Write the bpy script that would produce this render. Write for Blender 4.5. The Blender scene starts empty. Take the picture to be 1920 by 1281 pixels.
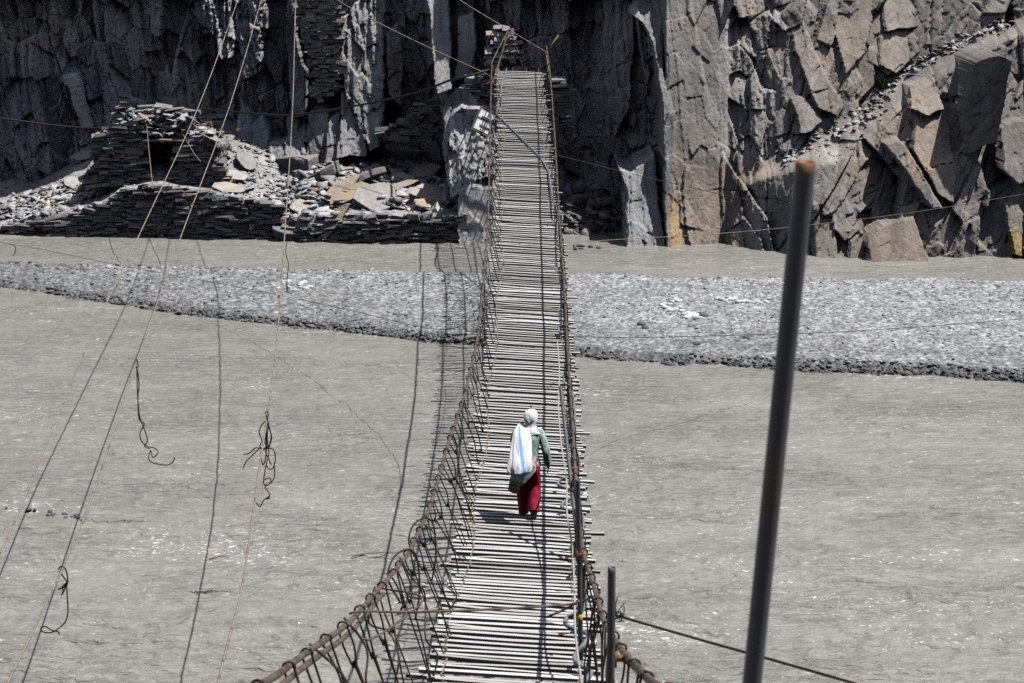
import bpy, bmesh, math, random
import numpy as np
from mathutils import Vector, Matrix

random.seed(7)
RNG = np.random.default_rng(11)
scene = bpy.context.scene
COL = scene.collection

# ------------------------------------------------------------------ camera geometry
TH = math.radians(13.5)
CT, ST = math.cos(TH), math.sin(TH)
F = 1920 * 70 / 36.0
H = 12.0                                   # eye height above the water (water is z = 0)


def ray_point(px, py, h):
    """point at horizontal distance h seen at photo position px, py"""
    u, v = (px - 960) / F, (py - 640.5) / F
    t = h / (CT - v * ST)
    return Vector((u * t, h, H - t * (v * CT + ST)))


def water_h(py):
    v = (py - 640.5) / F
    return H * (CT - v * ST) / (v * CT + ST)


def to_px(X, Y, Z):
    d = H - Z
    dep = Y * CT + d * ST
    v = d * CT - Y * ST
    return 960 + X / dep * F, 640.5 + v / dep * F


# ------------------------------------------------------------------ tagging
def tag(o, label=None, cat=None, group=None, kind=None):
    if label: o['label'] = label
    if cat: o['category'] = cat
    if group: o['group'] = group
    if kind: o['kind'] = kind
    return o


def empty(name, loc, label, cat, group=None):
    o = bpy.data.objects.new(name, None)
    COL.objects.link(o)
    o.location = loc
    o.empty_display_size = .2
    return tag(o, label, cat, group)


def link_mesh(name, me, mat, parent=None, smooth=False):
    o = bpy.data.objects.new(name, me)
    COL.objects.link(o)
    if mat is not None:
        me.materials.append(mat)
    if parent is not None:
        o.parent = parent
        o.location = -Vector(parent.location)
    if smooth:
        me.polygons.foreach_set('use_smooth', [True] * len(me.polygons))
    return o


def fast_mesh(name, V, Q, col=None):
    """V (n,3) float array, Q (m,4) or (m,3) int array"""
    me = bpy.data.meshes.new(name)
    V = np.ascontiguousarray(V, dtype=np.float32)
    Q = np.ascontiguousarray(Q, dtype=np.int32)
    k = Q.shape[1]
    me.vertices.add(len(V)); me.vertices.foreach_set('co', V.ravel())
    me.loops.add(Q.size); me.loops.foreach_set('vertex_index', Q.ravel())
    me.polygons.add(len(Q))
    me.polygons.foreach_set('loop_start', np.arange(0, Q.size, k, dtype=np.int32))
    me.polygons.foreach_set('loop_total', np.full(len(Q), k, dtype=np.int32))
    me.update(calc_edges=True)
    if col is not None:
        a = me.color_attributes.new('Col', 'FLOAT_COLOR', 'POINT')
        c = np.ones((len(V), 4), dtype=np.float32)
        c[:, :col.shape[1]] = col
        a.data.foreach_set('color', c.ravel())
    return me


def grid_quads(nr, nc, keep=None):
    i = np.arange(nr * nc).reshape(nr, nc)
    q = np.stack([i[:-1, :-1], i[:-1, 1:], i[1:, 1:], i[1:, :-1]], -1).reshape(-1, 4)
    if keep is not None:
        k = (keep[:-1, :-1] | keep[:-1, 1:] | keep[1:, 1:] | keep[1:, :-1]).ravel()
        q = q[k]
    return q


class MB:
    """collects pieces of one mesh"""
    def __init__(s):
        s.v, s.f, s.c = [], [], []
        s.tint = (1, 1, 1)

    def add(s, vs, fs, tint=None):
        b = len(s.v)
        s.v += [tuple(p) for p in vs]
        s.f += [[i + b for i in f] for f in fs]
        s.c += [tint or s.tint] * len(vs)

    def tube(s, pts, r, seg=6, smooth=0, tint=None, cap=True):
        pts = [Vector(p) for p in pts]
        if smooth:
            pts = catmull(pts, smooth)
        n = len(pts)
        rr = r if isinstance(r, (list, tuple)) else [r] * n
        if len(rr) != n:
            rr = [rr[0] + (rr[-1] - rr[0]) * i / (n - 1) for i in range(n)]
        up = Vector((.31, .17, .93)).normalized()
        vs = []
        t0 = (pts[1] - pts[0]).normalized()
        a = t0.cross(up)
        if a.length < 1e-3: a = t0.cross(Vector((1, 0, 0)))
        a.normalize()
        for i in range(n):
            t = (pts[min(i + 1, n - 1)] - pts[max(i - 1, 0)])
            if t.length < 1e-9: t = t0.copy()
            t.normalize()
            a = a - t * a.dot(t)
            if a.length < 1e-4: a = t.cross(Vector((.3, .8, .5)))
            a.normalize()
            b = t.cross(a)
            for k in range(seg):
                w = 2 * math.pi * k / seg
                vs.append(pts[i] + (a * math.cos(w) + b * math.sin(w)) * rr[i])
        fs = []
        for i in range(n - 1):
            for k in range(seg):
                k2 = (k + 1) % seg
                fs.append([i * seg + k, i * seg + k2, (i + 1) * seg + k2, (i + 1) * seg + k])
        if cap:
            fs.append(list(range(seg))[::-1])
            fs.append([(n - 1) * seg + k for k in range(seg)])
        s.add(vs, fs, tint)

    def box(s, M, sx, sy, sz, jit=0, tint=None):
        vs = []
        for x in (-.5, .5):
            for y in (-.5, .5):
                for z in (-.5, .5):
                    p = Vector((x * sx, y * sy, z * sz))
                    if jit:
                        p += Vector((random.uniform(-1, 1) * sx, random.uniform(-1, 1) * sy, random.uniform(-1, 1) * sz)) * jit
                    vs.append(M @ p)
        s.add(vs, [[0, 1, 3, 2], [4, 6, 7, 5], [0, 4, 5, 1], [2, 3, 7, 6], [0, 2, 6, 4], [1, 5, 7, 3]], tint)

    def build(s, name, mat, parent=None, smooth=False):
        me = bpy.data.meshes.new(name)
        me.from_pydata(s.v, [], s.f)
        a = me.color_attributes.new('Col', 'FLOAT_COLOR', 'POINT')
        c = np.ones((len(s.v), 4), dtype=np.float32)
        c[:, :3] = np.array(s.c, dtype=np.float32).reshape(-1, 3)
        a.data.foreach_set('color', c.ravel())
        me.update()
        return link_mesh(name, me, mat, parent, smooth)


def catmull(P, k):
    out = []
    n = len(P)
    for i in range(n - 1):
        p0, p1, p2, p3 = P[max(i - 1, 0)], P[i], P[i + 1], P[min(i + 2, n - 1)]
        for j in range(k):
            t = j / k
            out.append(.5 * ((2 * p1) + (p2 - p0) * t + (2 * p0 - 5 * p1 + 4 * p2 - p3) * t * t + (3 * p1 - p0 - 3 * p2 + p3) * t ** 3))
    out.append(P[-1])
    return out


# ------------------------------------------------------------------ noise in numpy
TAB = RNG.random((512, 512)).astype(np.float32)


def vnoise(x, y, seed=0):
    x = np.asarray(x, dtype=np.float64) + seed * 17.13; y = np.asarray(y, dtype=np.float64) + seed * 31.7
    xi, yi = np.floor(x).astype(int), np.floor(y).astype(int)
    fx, fy = x - xi, y - yi
    fx = fx * fx * fx * (fx * (fx * 6 - 15) + 10); fy = fy * fy * fy * (fy * (fy * 6 - 15) + 10)
    a = TAB[xi % 512, yi % 512]; b = TAB[(xi + 1) % 512, yi % 512]
    c = TAB[xi % 512, (yi + 1) % 512]; d = TAB[(xi + 1) % 512, (yi + 1) % 512]
    return (a * (1 - fx) + b * fx) * (1 - fy) + (c * (1 - fx) + d * fx) * fy - .5


def fbm(x, y, oct=4, seed=0, gain=.5):
    s = 0; a = 1
    for o in range(oct):
        s = s + a * vnoise(x * 2 ** o, y * 2 ** o, seed + o * 3)
        a *= gain
    return s


def hsh(i, j, k):
    return TAB[(i * 37 + j * 113 + k * 71) % 512, (i * 59 + j * 29 + k * 193 + 7) % 512]


def voronoi(u, v, seed=0, jit=.85):
    """nearest cell: id, offset from its centre, F1, F2"""
    ui, vi = np.floor(u).astype(int), np.floor(v).astype(int)
    F1 = np.full(u.shape, 9.); F2 = np.full(u.shape, 9.)
    I = np.zeros(u.shape, int); J = np.zeros(u.shape, int)
    DU = np.zeros(u.shape); DV = np.zeros(u.shape)
    for a in (-1, 0, 1):
        for b in (-1, 0, 1):
            i, j = ui + a, vi + b
            cu = i + .5 + (hsh(i, j, seed) - .5) * jit
            cv = j + .5 + (hsh(i, j, seed + 1) - .5) * jit
            du, dv = u - cu, v - cv
            d = np.sqrt(du * du + dv * dv)
            near = d < F1
            F2 = np.where(near, F1, np.minimum(F2, d))
            F1 = np.where(near, d, F1)
            I = np.where(near, i, I); J = np.where(near, j, J)
            DU = np.where(near, du, DU); DV = np.where(near, dv, DV)
    return I, J, DU, DV, F1, F2


def inpoly(px, py, poly):
    r = np.zeros(np.shape(px), bool)
    n = len(poly)
    for i in range(n):
        x1, y1 = poly[i]; x2, y2 = poly[(i + 1) % n]
        if y1 == y2: continue
        c = ((y1 > py) != (y2 > py)) & (px < (x2 - x1) * (py - y1) / (y2 - y1) + x1)
        r ^= c
    return r


# ------------------------------------------------------------------ materials
def new_mat(name):
    m = bpy.data.materials.new(name); m.use_nodes = True
    nt = m.node_tree; nt.nodes.clear()
    out = nt.nodes.new('ShaderNodeOutputMaterial')
    b = nt.nodes.new('ShaderNodeBsdfPrincipled')
    nt.links.new(b.outputs[0], out.inputs[0])
    return m, nt, b


def N(nt, t, **kw):
    n = nt.nodes.new(t)
    for k, v in kw.items():
        if k == 'inp':
            for a, b in v.items(): n.inputs[a].default_value = b
        else:
            setattr(n, k, v)
    return n


def coords(nt, scale=(1, 1, 1), rot=(0, 0, 0)):
    tc = N(nt, 'ShaderNodeNewGeometry')
    mp = N(nt, 'ShaderNodeMapping', inp={'Scale': scale, 'Rotation': rot})
    nt.links.new(tc.outputs['Position'], mp.inputs['Vector'])
    return mp.outputs[0]


def ramp(nt, src, stops):
    r = N(nt, 'ShaderNodeValToRGB')
    e = r.color_ramp.elements
    while len(e) < len(stops): e.new(.5)
    for k, (p, c) in enumerate(stops):
        e[k].position = p; e[k].color = (*c, 1) if len(c) == 3 else c
    nt.links.new(src, r.inputs[0])
    return r.outputs[0]


def mix(nt, mode, fac, a, b):
    m = N(nt, 'ShaderNodeMix', data_type='RGBA', blend_type=mode)
    for s, v in ((m.inputs[0], fac), (m.inputs[6], a), (m.inputs[7], b)):
        if hasattr(v, 'is_linked') or hasattr(v, 'links'): nt.links.new(v, s)
        else: s.default_value = v if not isinstance(v, tuple) else (*v, 1)[:4]
    return m.outputs[2]


def noise(nt, vec, scale, detail=4, rough=.55, dist=0):
    n = N(nt, 'ShaderNodeTexNoise', inp={'Scale': scale, 'Detail': detail, 'Roughness': rough, 'Distortion': dist})
    nt.links.new(vec, n.inputs['Vector'])
    return n.outputs['Fac']


def bump(nt, b, h, strength, dist, slot='Normal'):
    n = N(nt, 'ShaderNodeBump', inp={'Strength': strength, 'Distance': dist})
    nt.links.new(h, n.inputs['Height'])
    nt.links.new(n.outputs[0], b.inputs[slot])
    return n


def rock_mat(name, dark, light, brown, stretch=(1, 1, .3), fine=1.0, vcol=True, stain_amt=.5):
    m, nt, b = new_mat(name)
    p = coords(nt)
    ps = coords(nt, stretch, (0, math.radians(12), 0))
    n1 = noise(nt, ps, 1.3, 6, .62, .4)
    n2 = noise(nt, ps, 9, 6, .65, .3)
    n3 = noise(nt, p, .45, 5, .6, .5)
    base = ramp(nt, n1, [(.3, dark), (.7, light)])
    st = ramp(nt, n3, [(.54, (0, 0, 0)), (.68, (1, 1, 1))])
    f = N(nt, 'ShaderNodeMath', operation='MULTIPLY', inp={1: stain_amt}); nt.links.new(st, f.inputs[0])
    base = mix(nt, 'MIX', f.outputs[0], base, brown)
    g = ramp(nt, n2, [(.25, (.55, .55, .56)), (.6, (1, 1, 1)), (.8, (1.35, 1.33, 1.3))])
    base = mix(nt, 'MULTIPLY', .85, base, g)
    if vcol:
        a = N(nt, 'ShaderNodeAttribute', attribute_name='Col')
        base = mix(nt, 'MULTIPLY', 1.0, base, a.outputs['Color'])
    nt.links.new(base, b.inputs['Base Color'])
    b.inputs['Roughness'].default_value = .78
    b.inputs['Specular IOR Level'].default_value = .3
    h = N(nt, 'ShaderNodeMath', operation='ADD')
    n4 = noise(nt, ps, 22, 5, .7, .2)
    nt.links.new(n2, h.inputs[0]); nt.links.new(n4, h.inputs[1])
    bump(nt, b, h.outputs[0], .7 * fine, .05)
    return m


def metal_mat(name, c1, c2, c3, scale=14, rough=.6, metallic=.3, stretch=(1, 1, 1)):
    m, nt, b = new_mat(name)
    p = coords(nt, stretch)
    n1 = noise(nt, p, scale, 5, .65)
    n2 = noise(nt, p, scale * .25, 3, .6)
    base = ramp(nt, n1, [(.35, c1), (.65, c2)])
    f = ramp(nt, n2, [(.52, (0, 0, 0)), (.62, (1, 1, 1))])
    base = mix(nt, 'MIX', f, base, c3)
    nt.links.new(base, b.inputs['Base Color'])
    b.inputs['Metallic'].default_value = metallic
    b.inputs['Roughness'].default_value = rough
    bump(nt, b, n1, .3, .004)
    return m


def plain_mat(name, c, rough=.7, var=.25, scale=8, vcol=False, stretch=(1, 1, 1), bd=.004):
    m, nt, b = new_mat(name)
    p = coords(nt, stretch)
    n1 = noise(nt, p, scale, 5, .6)
    lo = tuple(x * (1 - var) for x in c); hi = tuple(min(1, x * (1 + var)) for x in c)
    base = ramp(nt, n1, [(.3, lo), (.7, hi)])
    if vcol:
        a = N(nt, 'ShaderNodeAttribute', attribute_name='Col')
        base = mix(nt, 'MULTIPLY', 1.0, base, a.outputs['Color'])
    nt.links.new(base, b.inputs['Base Color'])
    b.inputs['Roughness'].default_value = rough
    b.inputs['Specular IOR Level'].default_value = .3
    bump(nt, b, n1, .35, bd)
    return m


M = {}
M['cliff'] = rock_mat('cliff_slate', (.33, .33, .345), (.56, .555, .55), (.48, .37, .29), stain_amt=.45)
M['slab'] = rock_mat('slate_slab', (.30, .30, .31), (.46, .45, .44), (.40, .31, .24), (1, 1, 1), .7)
M['rubble'] = rock_mat('slate_rubble', (.40, .40, .41), (.60, .60, .60), (.50, .42, .34), (1, 1, 1), .8, stain_amt=.25)
M['wallstone'] = rock_mat('dry_stone', (.25, .25, .265), (.43, .42, .415), (.40, .31, .24), (1, 1, 3), .8, stain_amt=.4)
M['bank'] = rock_mat('scree_dust', (.38, .38, .385), (.54, .535, .53), (.44, .40, .36), (1, 1, 1), 1.0, stain_amt=.2)
M['gravel'] = rock_mat('river_gravel', (.32, .33, .345), (.50, .51, .525), (.39, .37, .35), (1, 1, 1), .5, stain_amt=.15)
M['plank'] = plain_mat('bleached_plank', (.62, .615, .62), .8, .2, 5, True, (.6, 9, 9), .01)
M['cable'] = metal_mat('rusty_cable', (.105, .078, .066), (.205, .152, .130), (.08, .058, .048), 30)
M['oldcable'] = metal_mat('weathered_cable', (.30, .245, .21), (.43, .36, .31), (.20, .15, .125), 20)
M['wire'] = metal_mat('dark_wire', (.02, .016, .014), (.05, .038, .03), (.07, .04, .025), 30)
M['steel'] = metal_mat('galvanised_steel', (.075, .082, .098), (.125, .135, .155), (.135, .105, .085), 16, .55, .0, (1, 1, .35))
M['rust'] = metal_mat('orange_rust', (.16, .08, .045), (.27, .13, .065), (.11, .06, .045), 40)
M['hose'] = plain_mat('grey_hose', (.20, .225, .25), .45, .15, 20)
M['blackhose'] = plain_mat('black_hose', (.015, .016, .02), .5, .2, 10)
M['rope'] = plain_mat('pale_rope', (.42, .39, .35), .8, .2, 40)
M['wood'] = plain_mat('old_wood', (.36, .28, .21), .8, .3, 10, False, (4, 4, 1))
M['white'] = plain_mat('white_board', (.62, .63, .64), .7, .3, 5)
M['black'] = plain_mat('dark_frame', (.03, .03, .035), .6, .2, 6)
M['yellow'] = plain_mat('yellow_tape', (.6, .45, .05), .5, .1, 6)
M['grass'] = plain_mat('grass_green', (.10, .14, .04), .7, .4, 12)
M['bluepaint'] = plain_mat('blue_paint', (.03, .11, .42), .7, .2, 6)
M['whitepaint'] = plain_mat('chalk_paint', (.5, .52, .55), .8, .2, 6)
# ================================================================== SETTING
def interp(x, xs, ys):
    return np.interp(x, xs, ys)


# ------------------------------------------------------------------ cliff
CP = [-900, -100, 0, 430, 560, 640, 800, 860, 930, 1110, 1160, 1235, 1245, 1366, 1476, 1700, 1920, 2800]
CB = [69, 70, 70.2, 70.3, 70, 69.7, 69.6, 68.8, 68.3, 67.9, 67.2, 66.2, 62.9, 63.7, 62.5, 62.8, 62.5, 60]
CL = [.1, 0, 0, .01, .04, .08, .06, .02, 0, 0, 0, .05, .38, .34, .48, .52, .52, .4]
OV = [0, .9, .9, .8, .4, .05, .1, .7, 1.1, 1.1, 1.0, .4, 0, 0, 0, 0, 0, 0]  # depth of the added overhang that shades each zone

LEDGE_X = [1380, 1480, 1560, 1610, 1700, 1800, 1920, 2000]
LEDGE_Y = [350, 292, 236, 200, 132, 76, 28, 0]

# traced rock slabs: polygon in the photo, distance of the bottom edge, lean back, yaw (+ faces right), roughness, tint
SLABS = [
    ([(1150, 290), (1172, 300), (1200, 288), (1216, 276), (1238, 464), (1172, 468), (1150, 466), (1166, 400), (1166, 330)], 62.9, .30, .10, .5, (1.0, 1.02, 1.05)),
    ([(1232, 225), (1250, 208), (1266, 206), (1262, 300), (1262, 466), (1238, 466), (1234, 330)], 62.8, .17, .12, .4, (.95, .97, 1.02)),
    ([(1176, 20), (1215, -40), (1300, -40), (1246, 60), (1244, 130), (1262, 210), (1238, 222), (1226, 120), (1214, 60)], 64.2, .35, .1, .7, (1, 1, 1)),
    ([(1130, -30), (1180, -30), (1190, 60), (1180, 200), (1150, 260), (1135, 120)], 66.8, .06, -.2, .6, (.9, .9, .92)),
    ([(803, -30), (846, -30), (851, 150), (824, 162), (818, 95)], 66.7, .28, .10, .2, (1, 1.02, 1.05)),
    ([(862, 32), (892, 20), (892, 135), (858, 140)], 67.3, .1, .0, .3, (1, .98, .97)),
    ([(640, 32), (668, 10), (700, -30), (728, -30), (722, 60), (726, 150), (708, 240), (690, 250), (664, 190), (646, 120)], 68.2, .16, .05, 1.3, (1, 1, 1)),
    ([(648, 160), (664, 152), (682, 156), (696, 275), (640, 282), (644, 220)], 68.0, .3, .10, .6, (1.02, 1.02, 1.05)),
    ([(543, -30), (559, -30), (561, 80), (578, 130), (577, 210), (556, 212), (548, 120)], 68.9, .08, .15, .6, (.98, 1.0, 1.06)),
    ([(384, -30), (446, -30), (440, 20), (448, 60), (445, 100), (426, 108), (412, 70), (398, 44), (386, 14)], 69.0, .14, .0, 3.6, (1.1, 1.1, 1.1)),
    ([(448, -30), (500, -30), (505, 60), (490, 130), (456, 150), (446, 90)], 69.35, .06, .1, 3.0, (1.0, 1.0, 1.0)),
    ([(586, 205), (604, 194), (620, 200), (622, 300), (578, 300)], 68.4, .2, -.1, .7, (1, 1, 1)),
    ([(622, 214), (640, 206), (650, 300), (616, 306)], 68.0, .3, .1, .7, (1, 1, 1)),
    ([(448, 240), (462, 194), (476, 206), (484, 262), (456, 270)], 68.9, .25, .0, 1.2, (1, 1, 1)),
    ([(480, 226), (500, 214), (512, 250), (500, 284), (482, 270)], 68.7, .3, .15, 1.4, (1, 1, 1)),
    ([(508, 262), (540, 252), (566, 244), (580, 268), (572, 296), (516, 290)], 68.4, .45, .0, 1.6, (1.05, 1.05, 1.05)),
    ([(540, 214), (560, 206), (580, 214), (586, 262), (560, 250), (542, 252)], 68.9, .3, -.1, 1.2, (1, 1, 1)),
    ([(682, 160), (704, 150), (722, 166), (726, 256), (700, 268), (688, 220)], 67.9, .28, .15, 1.2, (1, 1, 1)),
    ([(726, 60), (748, 40), (760, 120), (752, 200), (730, 170)], 69.0, .10, .25, 1.2, (.95, .95, .97)),
    ([(125, 140), (150, 140), (176, 236), (160, 240), (140, 180)], 69.6, .0, .3, .5, (1.5, 1.45, 1.4)),
    # spur that carries the far end of the bridge
    ([(830, 176), (854, 158), (878, 142), (934, 140), (940, 460), (874, 460), (858, 380), (840, 300)], 64.7, .30, -.12, .9, (1, 1, 1)),
    ([(848, 200), (868, 182), (900, 186), (926, 206), (930, 300), (880, 320), (850, 330), (846, 260)], 64.5, .30, .0, 1.5, (1.1, 1.1, 1.1)),
    ([(864, 318), (900, 312), (934, 316), (936, 462), (884, 462), (868, 400)], 63.55, .13, .06, .35, (1.05, 1.07, 1.1)),
    # right hand side, below the ledge
    ([(1692, 152), (1722, 140), (1742, 150), (1752, 195), (1720, 205), (1690, 190)], 60.75, .75, .1, .4, (1.1, 1.05, 1.0)),
    ([(1700, 205), (1748, 196), (1766, 232), (1766, 292), (1712, 300), (1690, 262)], 60.7, .5, .06, .3, (1.0, .97, .95)),
    ([(1712, 300), (1768, 294), (1766, 360), (1740, 350)], 60.55, .30, .1, .3, (1, .97, .95)),
    ([(1640, 258), (1668, 246), (1692, 280), (1720, 330), (1742, 370), (1720, 366), (1676, 300)], 60.7, .35, -.15, .5, (1, 1, 1)),
    ([(1784, 96), (1820, 84), (1846, 90), (1836, 250), (1790, 270), (1774, 180)], 60.9, .02, -.5, .4, (.85, .83, .85)),
    ([(1816, 60), (1872, 40), (1884, 75), (1896, 130), (1902, 215), (1868, 240), (1836, 180), (1830, 100)], 60.6, .45, .15, .5, (1, 1, 1.02)),
    ([(1850, 226), (1935, 200), (1945, 310), (1880, 330), (1856, 300)], 60.3, .38, .12, .5, (1, .99, .99)),
    ([(1608, 424), (1640, 402), (1694, 388), (1708, 440), (1720, 486), (1612, 486)], 60.3, .42, .0, .4, (1.0, .97, .95)),
    ([(1576, 440), (1604, 420), (1612, 486), (1580, 482)], 60.5, .25, .2, .6, (1, 1, 1)),
    ([(1540, 362), (1574, 356), (1592, 390), (1600, 420), (1570, 440), (1550, 420)], 60.9, .4, .1, 1.2, (1.1, 1.1, 1.1)),
    ([(1600, 346), (1630, 338), (1640, 352), (1604, 392), (1594, 372)], 60.6, .6, .2, .5, (1.05, 1.05, 1.05)),
    ([(1862, 366), (1888, 364), (1898, 386), (1892, 466), (1876, 460)], 60.2, .3, .1, .4, (1.1, 1.07, .98)),
    ([(1900, 340), (1940, 330), (1945, 390), (1906, 380)], 60.2, .5, .0, .8, (1.05, 1.05, 1.05)),
    ([(1898, 450), (1930, 448), (1934, 490), (1900, 488)], 60.1, .35, .1, .4, (1, 1, 1.03)),
    # right hand side, above the ledge
    ([(1560, -30), (1640, -30), (1622, 90), (1580, 140), (1562, 60)], 62.1, .42, .1, .5, (1, .98, .97)),
    ([(1650, -30), (1738, -30), (1726, 50), (1664, 60)], 61.6, .5, .05, .4, (1, .98, .95)),
    ([(1650, 70), (1700, 46), (1728, 50), (1718, 100), (1680, 140), (1650, 120)], 61.7, .42, .1, .5, (.97, .95, .95)),
    ([(1604, 90), (1640, 88), (1640, 160), (1612, 190), (1600, 150)], 61.9, .3, .15, .4, (1.0, .97, .95)),
    ([(1484, 66), (1506, 40), (1540, 130), (1572, 190), (1560, 214), (1530, 200), (1504, 130)], 62.1, .36, .05, .6, (1, 1, 1)),
    ([(1480, 185), (1510, 180), (1540, 230), (1500, 250)], 62.0, .4, .1, .8, (.95, .95, .95)),
    ([(1440, 10), (1470, 0), (1486, 30), (1470, 60), (1446, 40)], 62.4, .6, .1, 1.4, (1.25, 1.25, 1.25)),
]


def facets(X, Z, seed, cx, cz, rot, off, ax, az, crack=0.0):
    c, s = math.cos(rot), math.sin(rot)
    u, v = (X * c + Z * s), (-X * s + Z * c)
    I, J, DU, DV, F1, F2 = voronoi(u / cx, v / cz, seed)
    du, dv = DU * cx, DV * cz
    r0, r1, r2 = hsh(I, J, seed + 5) - .5, hsh(I, J, seed + 6) - .5, hsh(I, J, seed + 7) - .5
    y = r0 * 2 * off + r1 * 2 * ax * du + r2 * 2 * az * dv
    if crack:
        y = y + crack * np.clip(1 - (F2 - F1) / .07, 0, 1) * (hsh(I, J, seed + 8) > .35)
    return y, hsh(I, J, seed + 9)


def build_cliff():
    xs = np.arange(-19.6, 19.6, .034)
    g = np.cumsum(.05 * 1.16 ** np.arange(28))
    xs = np.concatenate([xs[0] - g[::-1], xs, xs[-1] + g])
    zs = np.arange(-.5, 8.6, .029)
    zs = np.concatenate([zs, zs[-1] + np.cumsum(.04 * 1.12 ** np.arange(36))])
    X, Z = np.meshgrid(xs, zs)
    zc = np.minimum(Z, 9.0)
    PX, PY = to_px(X, 66.0, zc)
    B = interp(PX, CP, CB); L = interp(PX, CP, CL)
    PX, PY = to_px(X, B + L * zc, zc)
    PX0 = PX
    wx = 14 * fbm(X * .5, Z * .25, 3, 1)
    PXw = PX + wx * np.clip(1 - np.abs(PX - 1240) / 40, .25, 1)
    B = interp(PXw, CP, CB); L = interp(PXw, CP, CL)
    right = np.clip((PX - 1440) / 60, 0, 1)
    litz = np.clip((PX - 1240) / 10, 0, 1)
    Xw = X + .13 * fbm(X * .6, Z * .35, 3, 2)
    Zw = Z + .22 * fbm(X * .4 + 9, Z * .5, 3, 3)
    f1, c1 = facets(Xw, Zw, 20, 1.15, 6.5, .07, .30, .26, .05, .04)
    f2, c2 = facets(Xw, Zw, 31, .50, 1.05, .10, .13, .42, .26, .08)
    f3, c3 = facets(Xw, Zw, 44, .15, 1.3, .04, .04, .40, .06, .012)
    g1, d1 = facets(Xw, Zw, 57, 1.9, 5.2, -.30, .44, .30, .14, .14)
    g2, d2 = facets(Xw, Zw, 68, .62, 1.7, -.42, .09, .27, .20, .05)
    g3, d3 = facets(Xw, Zw, 79, .22, .6, -.5, .02, .24, .22, .01)
    f4, c4 = facets(Xw, Zw, 47, .085, .22, .1, .012, .25, .2, .0)
    stri = f4 + .010 * vnoise((X + .12 * Z) * 9, Z * .8, 5) + .014 * fbm((X + .12 * Z) * 22, Z * 3.0, 3, 6)
    strr = .035 * fbm((X * .85 + Z * .5) * 6, (Z * .85 - X * .5) * 1.3, 3, 8)
    fine = .012 * fbm(X * 14, Z * 12, 3, 9)
    smooth_mid = np.clip((PX - 1240) / 12, 0, 1) * np.clip((1372 - PX) / 10, 0, 1)
    vert = f1 + f2 + f3 + stri
    blk = g1 + g2 + g3 * .8 + strr
    Y = B + L * Z + (vert * (1 - right) + blk * right) * (1 - .72 * smooth_mid) + fine
    # the ledge that climbs to the right
    yl = interp(PX, LEDGE_X, LEDGE_Y) + 10 * fbm(X * 1.3, X * 0 + 3, 2, 12)
    rampw = interp(PX, [1400, 1500, 1560, 1680, 1760, 1900], [16, 26, 62, 62, 40, 26])
    below = np.clip((PY - yl + 4) / rampw, 0, 1)
    below = below * below * (3 - 2 * below)
    Y = Y - 1.15 * below * np.clip((PX - 1385) / 110, 0, 1)
    # unseen overhang added above the picture to shade the dark zones
    ov = interp(PX0, CP, OV)
    over = np.clip((Z - 7.75) / .35, 0, 1)
    rec = np.clip(Z - 9.2, 0, None)
    Y = Y - ov * over * (Z > 7.7) + rec * .32 * np.clip(1 - L * 1.5, .3, 1)
    slab_col = np.ones(X.shape + (3,))
    jx = 7 * fbm(X * 2.4, Z * 1.2, 3, 14); jy = 7 * fbm(X * 1.4 + 5, Z * 2.4, 3, 15)
    sub = (Z < 9.5)
    Y0base = Y.copy()
    for k, (poly, yb, lean, yaw, rg, tint) in enumerate(SLABS):
        poly = np.array(poly, float)
        cx, by = poly[:, 0].mean(), poly[:, 1].max()
        p = ray_point(cx, by, yb)
        if lean >= .1: lean = lean * 1.55 + .05
        if cx > 1440:                                   # blocks of the right cliff sit a little proud of it
            near = (np.abs(PX - cx) < 12) & (np.abs(PY - min(by, 470)) < 10)
            if near.any():
                yb = float(np.median(Y0base[near])) - (.42 if lean < .1 else .26)
                p = ray_point(cx, min(by, 470), yb)
        m = inpoly(PX + jx, PY + jy, poly.tolist()) & sub
        n = (f2 * .35 + f3 * .9 + stri * .6) * (1 - right) + (g2 * .35 + g3 * .9 + strr * .8) * right
        Ys = yb + lean * (Z - p.z) + yaw * (X - p.x) + n * rg + fine
        m &= (Ys < Y + .05)
        Y = np.where(m, Ys, Y)
        slab_col[m] = tint
    # colour: stains and veins of the rock, plus fill light for the shaded zones
    tone = .82 + .30 * (c1 * .5 + c2 * .5) * (1 - right) + .30 * (d1 * .5 + d2 * .5) * right
    tone = tone * (1 + .25 * fbm(X * .5, Z * .4, 3, 17)) * (1 + .35 * np.clip(fbm(X * 2.2 + .3 * Z, Z * .35, 3, 18), -.5, .6))
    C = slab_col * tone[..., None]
    left_fill = np.clip((560 - PX) / 60, 0, 1)  # lightens the shaded left wall, fill light put into its colour
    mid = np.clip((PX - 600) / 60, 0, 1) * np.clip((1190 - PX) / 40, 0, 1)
    C = C * (1 + .32 * mid[..., None])  # middle recess lightened in colour to stand in for fill light
    C = C * (1 + left_fill[..., None] * np.array([.30, .34, .42])) * (1 - right[..., None] * np.array([.20, .25, .29])) * (1 - (litz * (1 - right))[..., None] * np.array([.05, .09, .13]))

    def blob(cx, cy, rx, ry, rgb, amt, sd):
        nonlocal C
        d = ((PX - cx) / rx) ** 2 + ((PY - cy) / ry) ** 2
        w = np.clip(1.25 - d + 1.3 * fbm(X * 2.2 + Z, Z * 1.6, 4, sd), 0, 1) * amt
        C = C * (1 - w[..., None] * (1 - np.array(rgb)))
    blob(1310, 390, 80, 130, (1.22, .97, .78), .6, 21)
    blob(1262, 440, 26, 60, (1.6, 1.2, .72), .6, 22)
    blob(1745, 245, 70, 70, (1.12, .97, .86), .6, 23)
    blob(1660, 440, 90, 60, (1.12, .97, .86), .6, 24)
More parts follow.
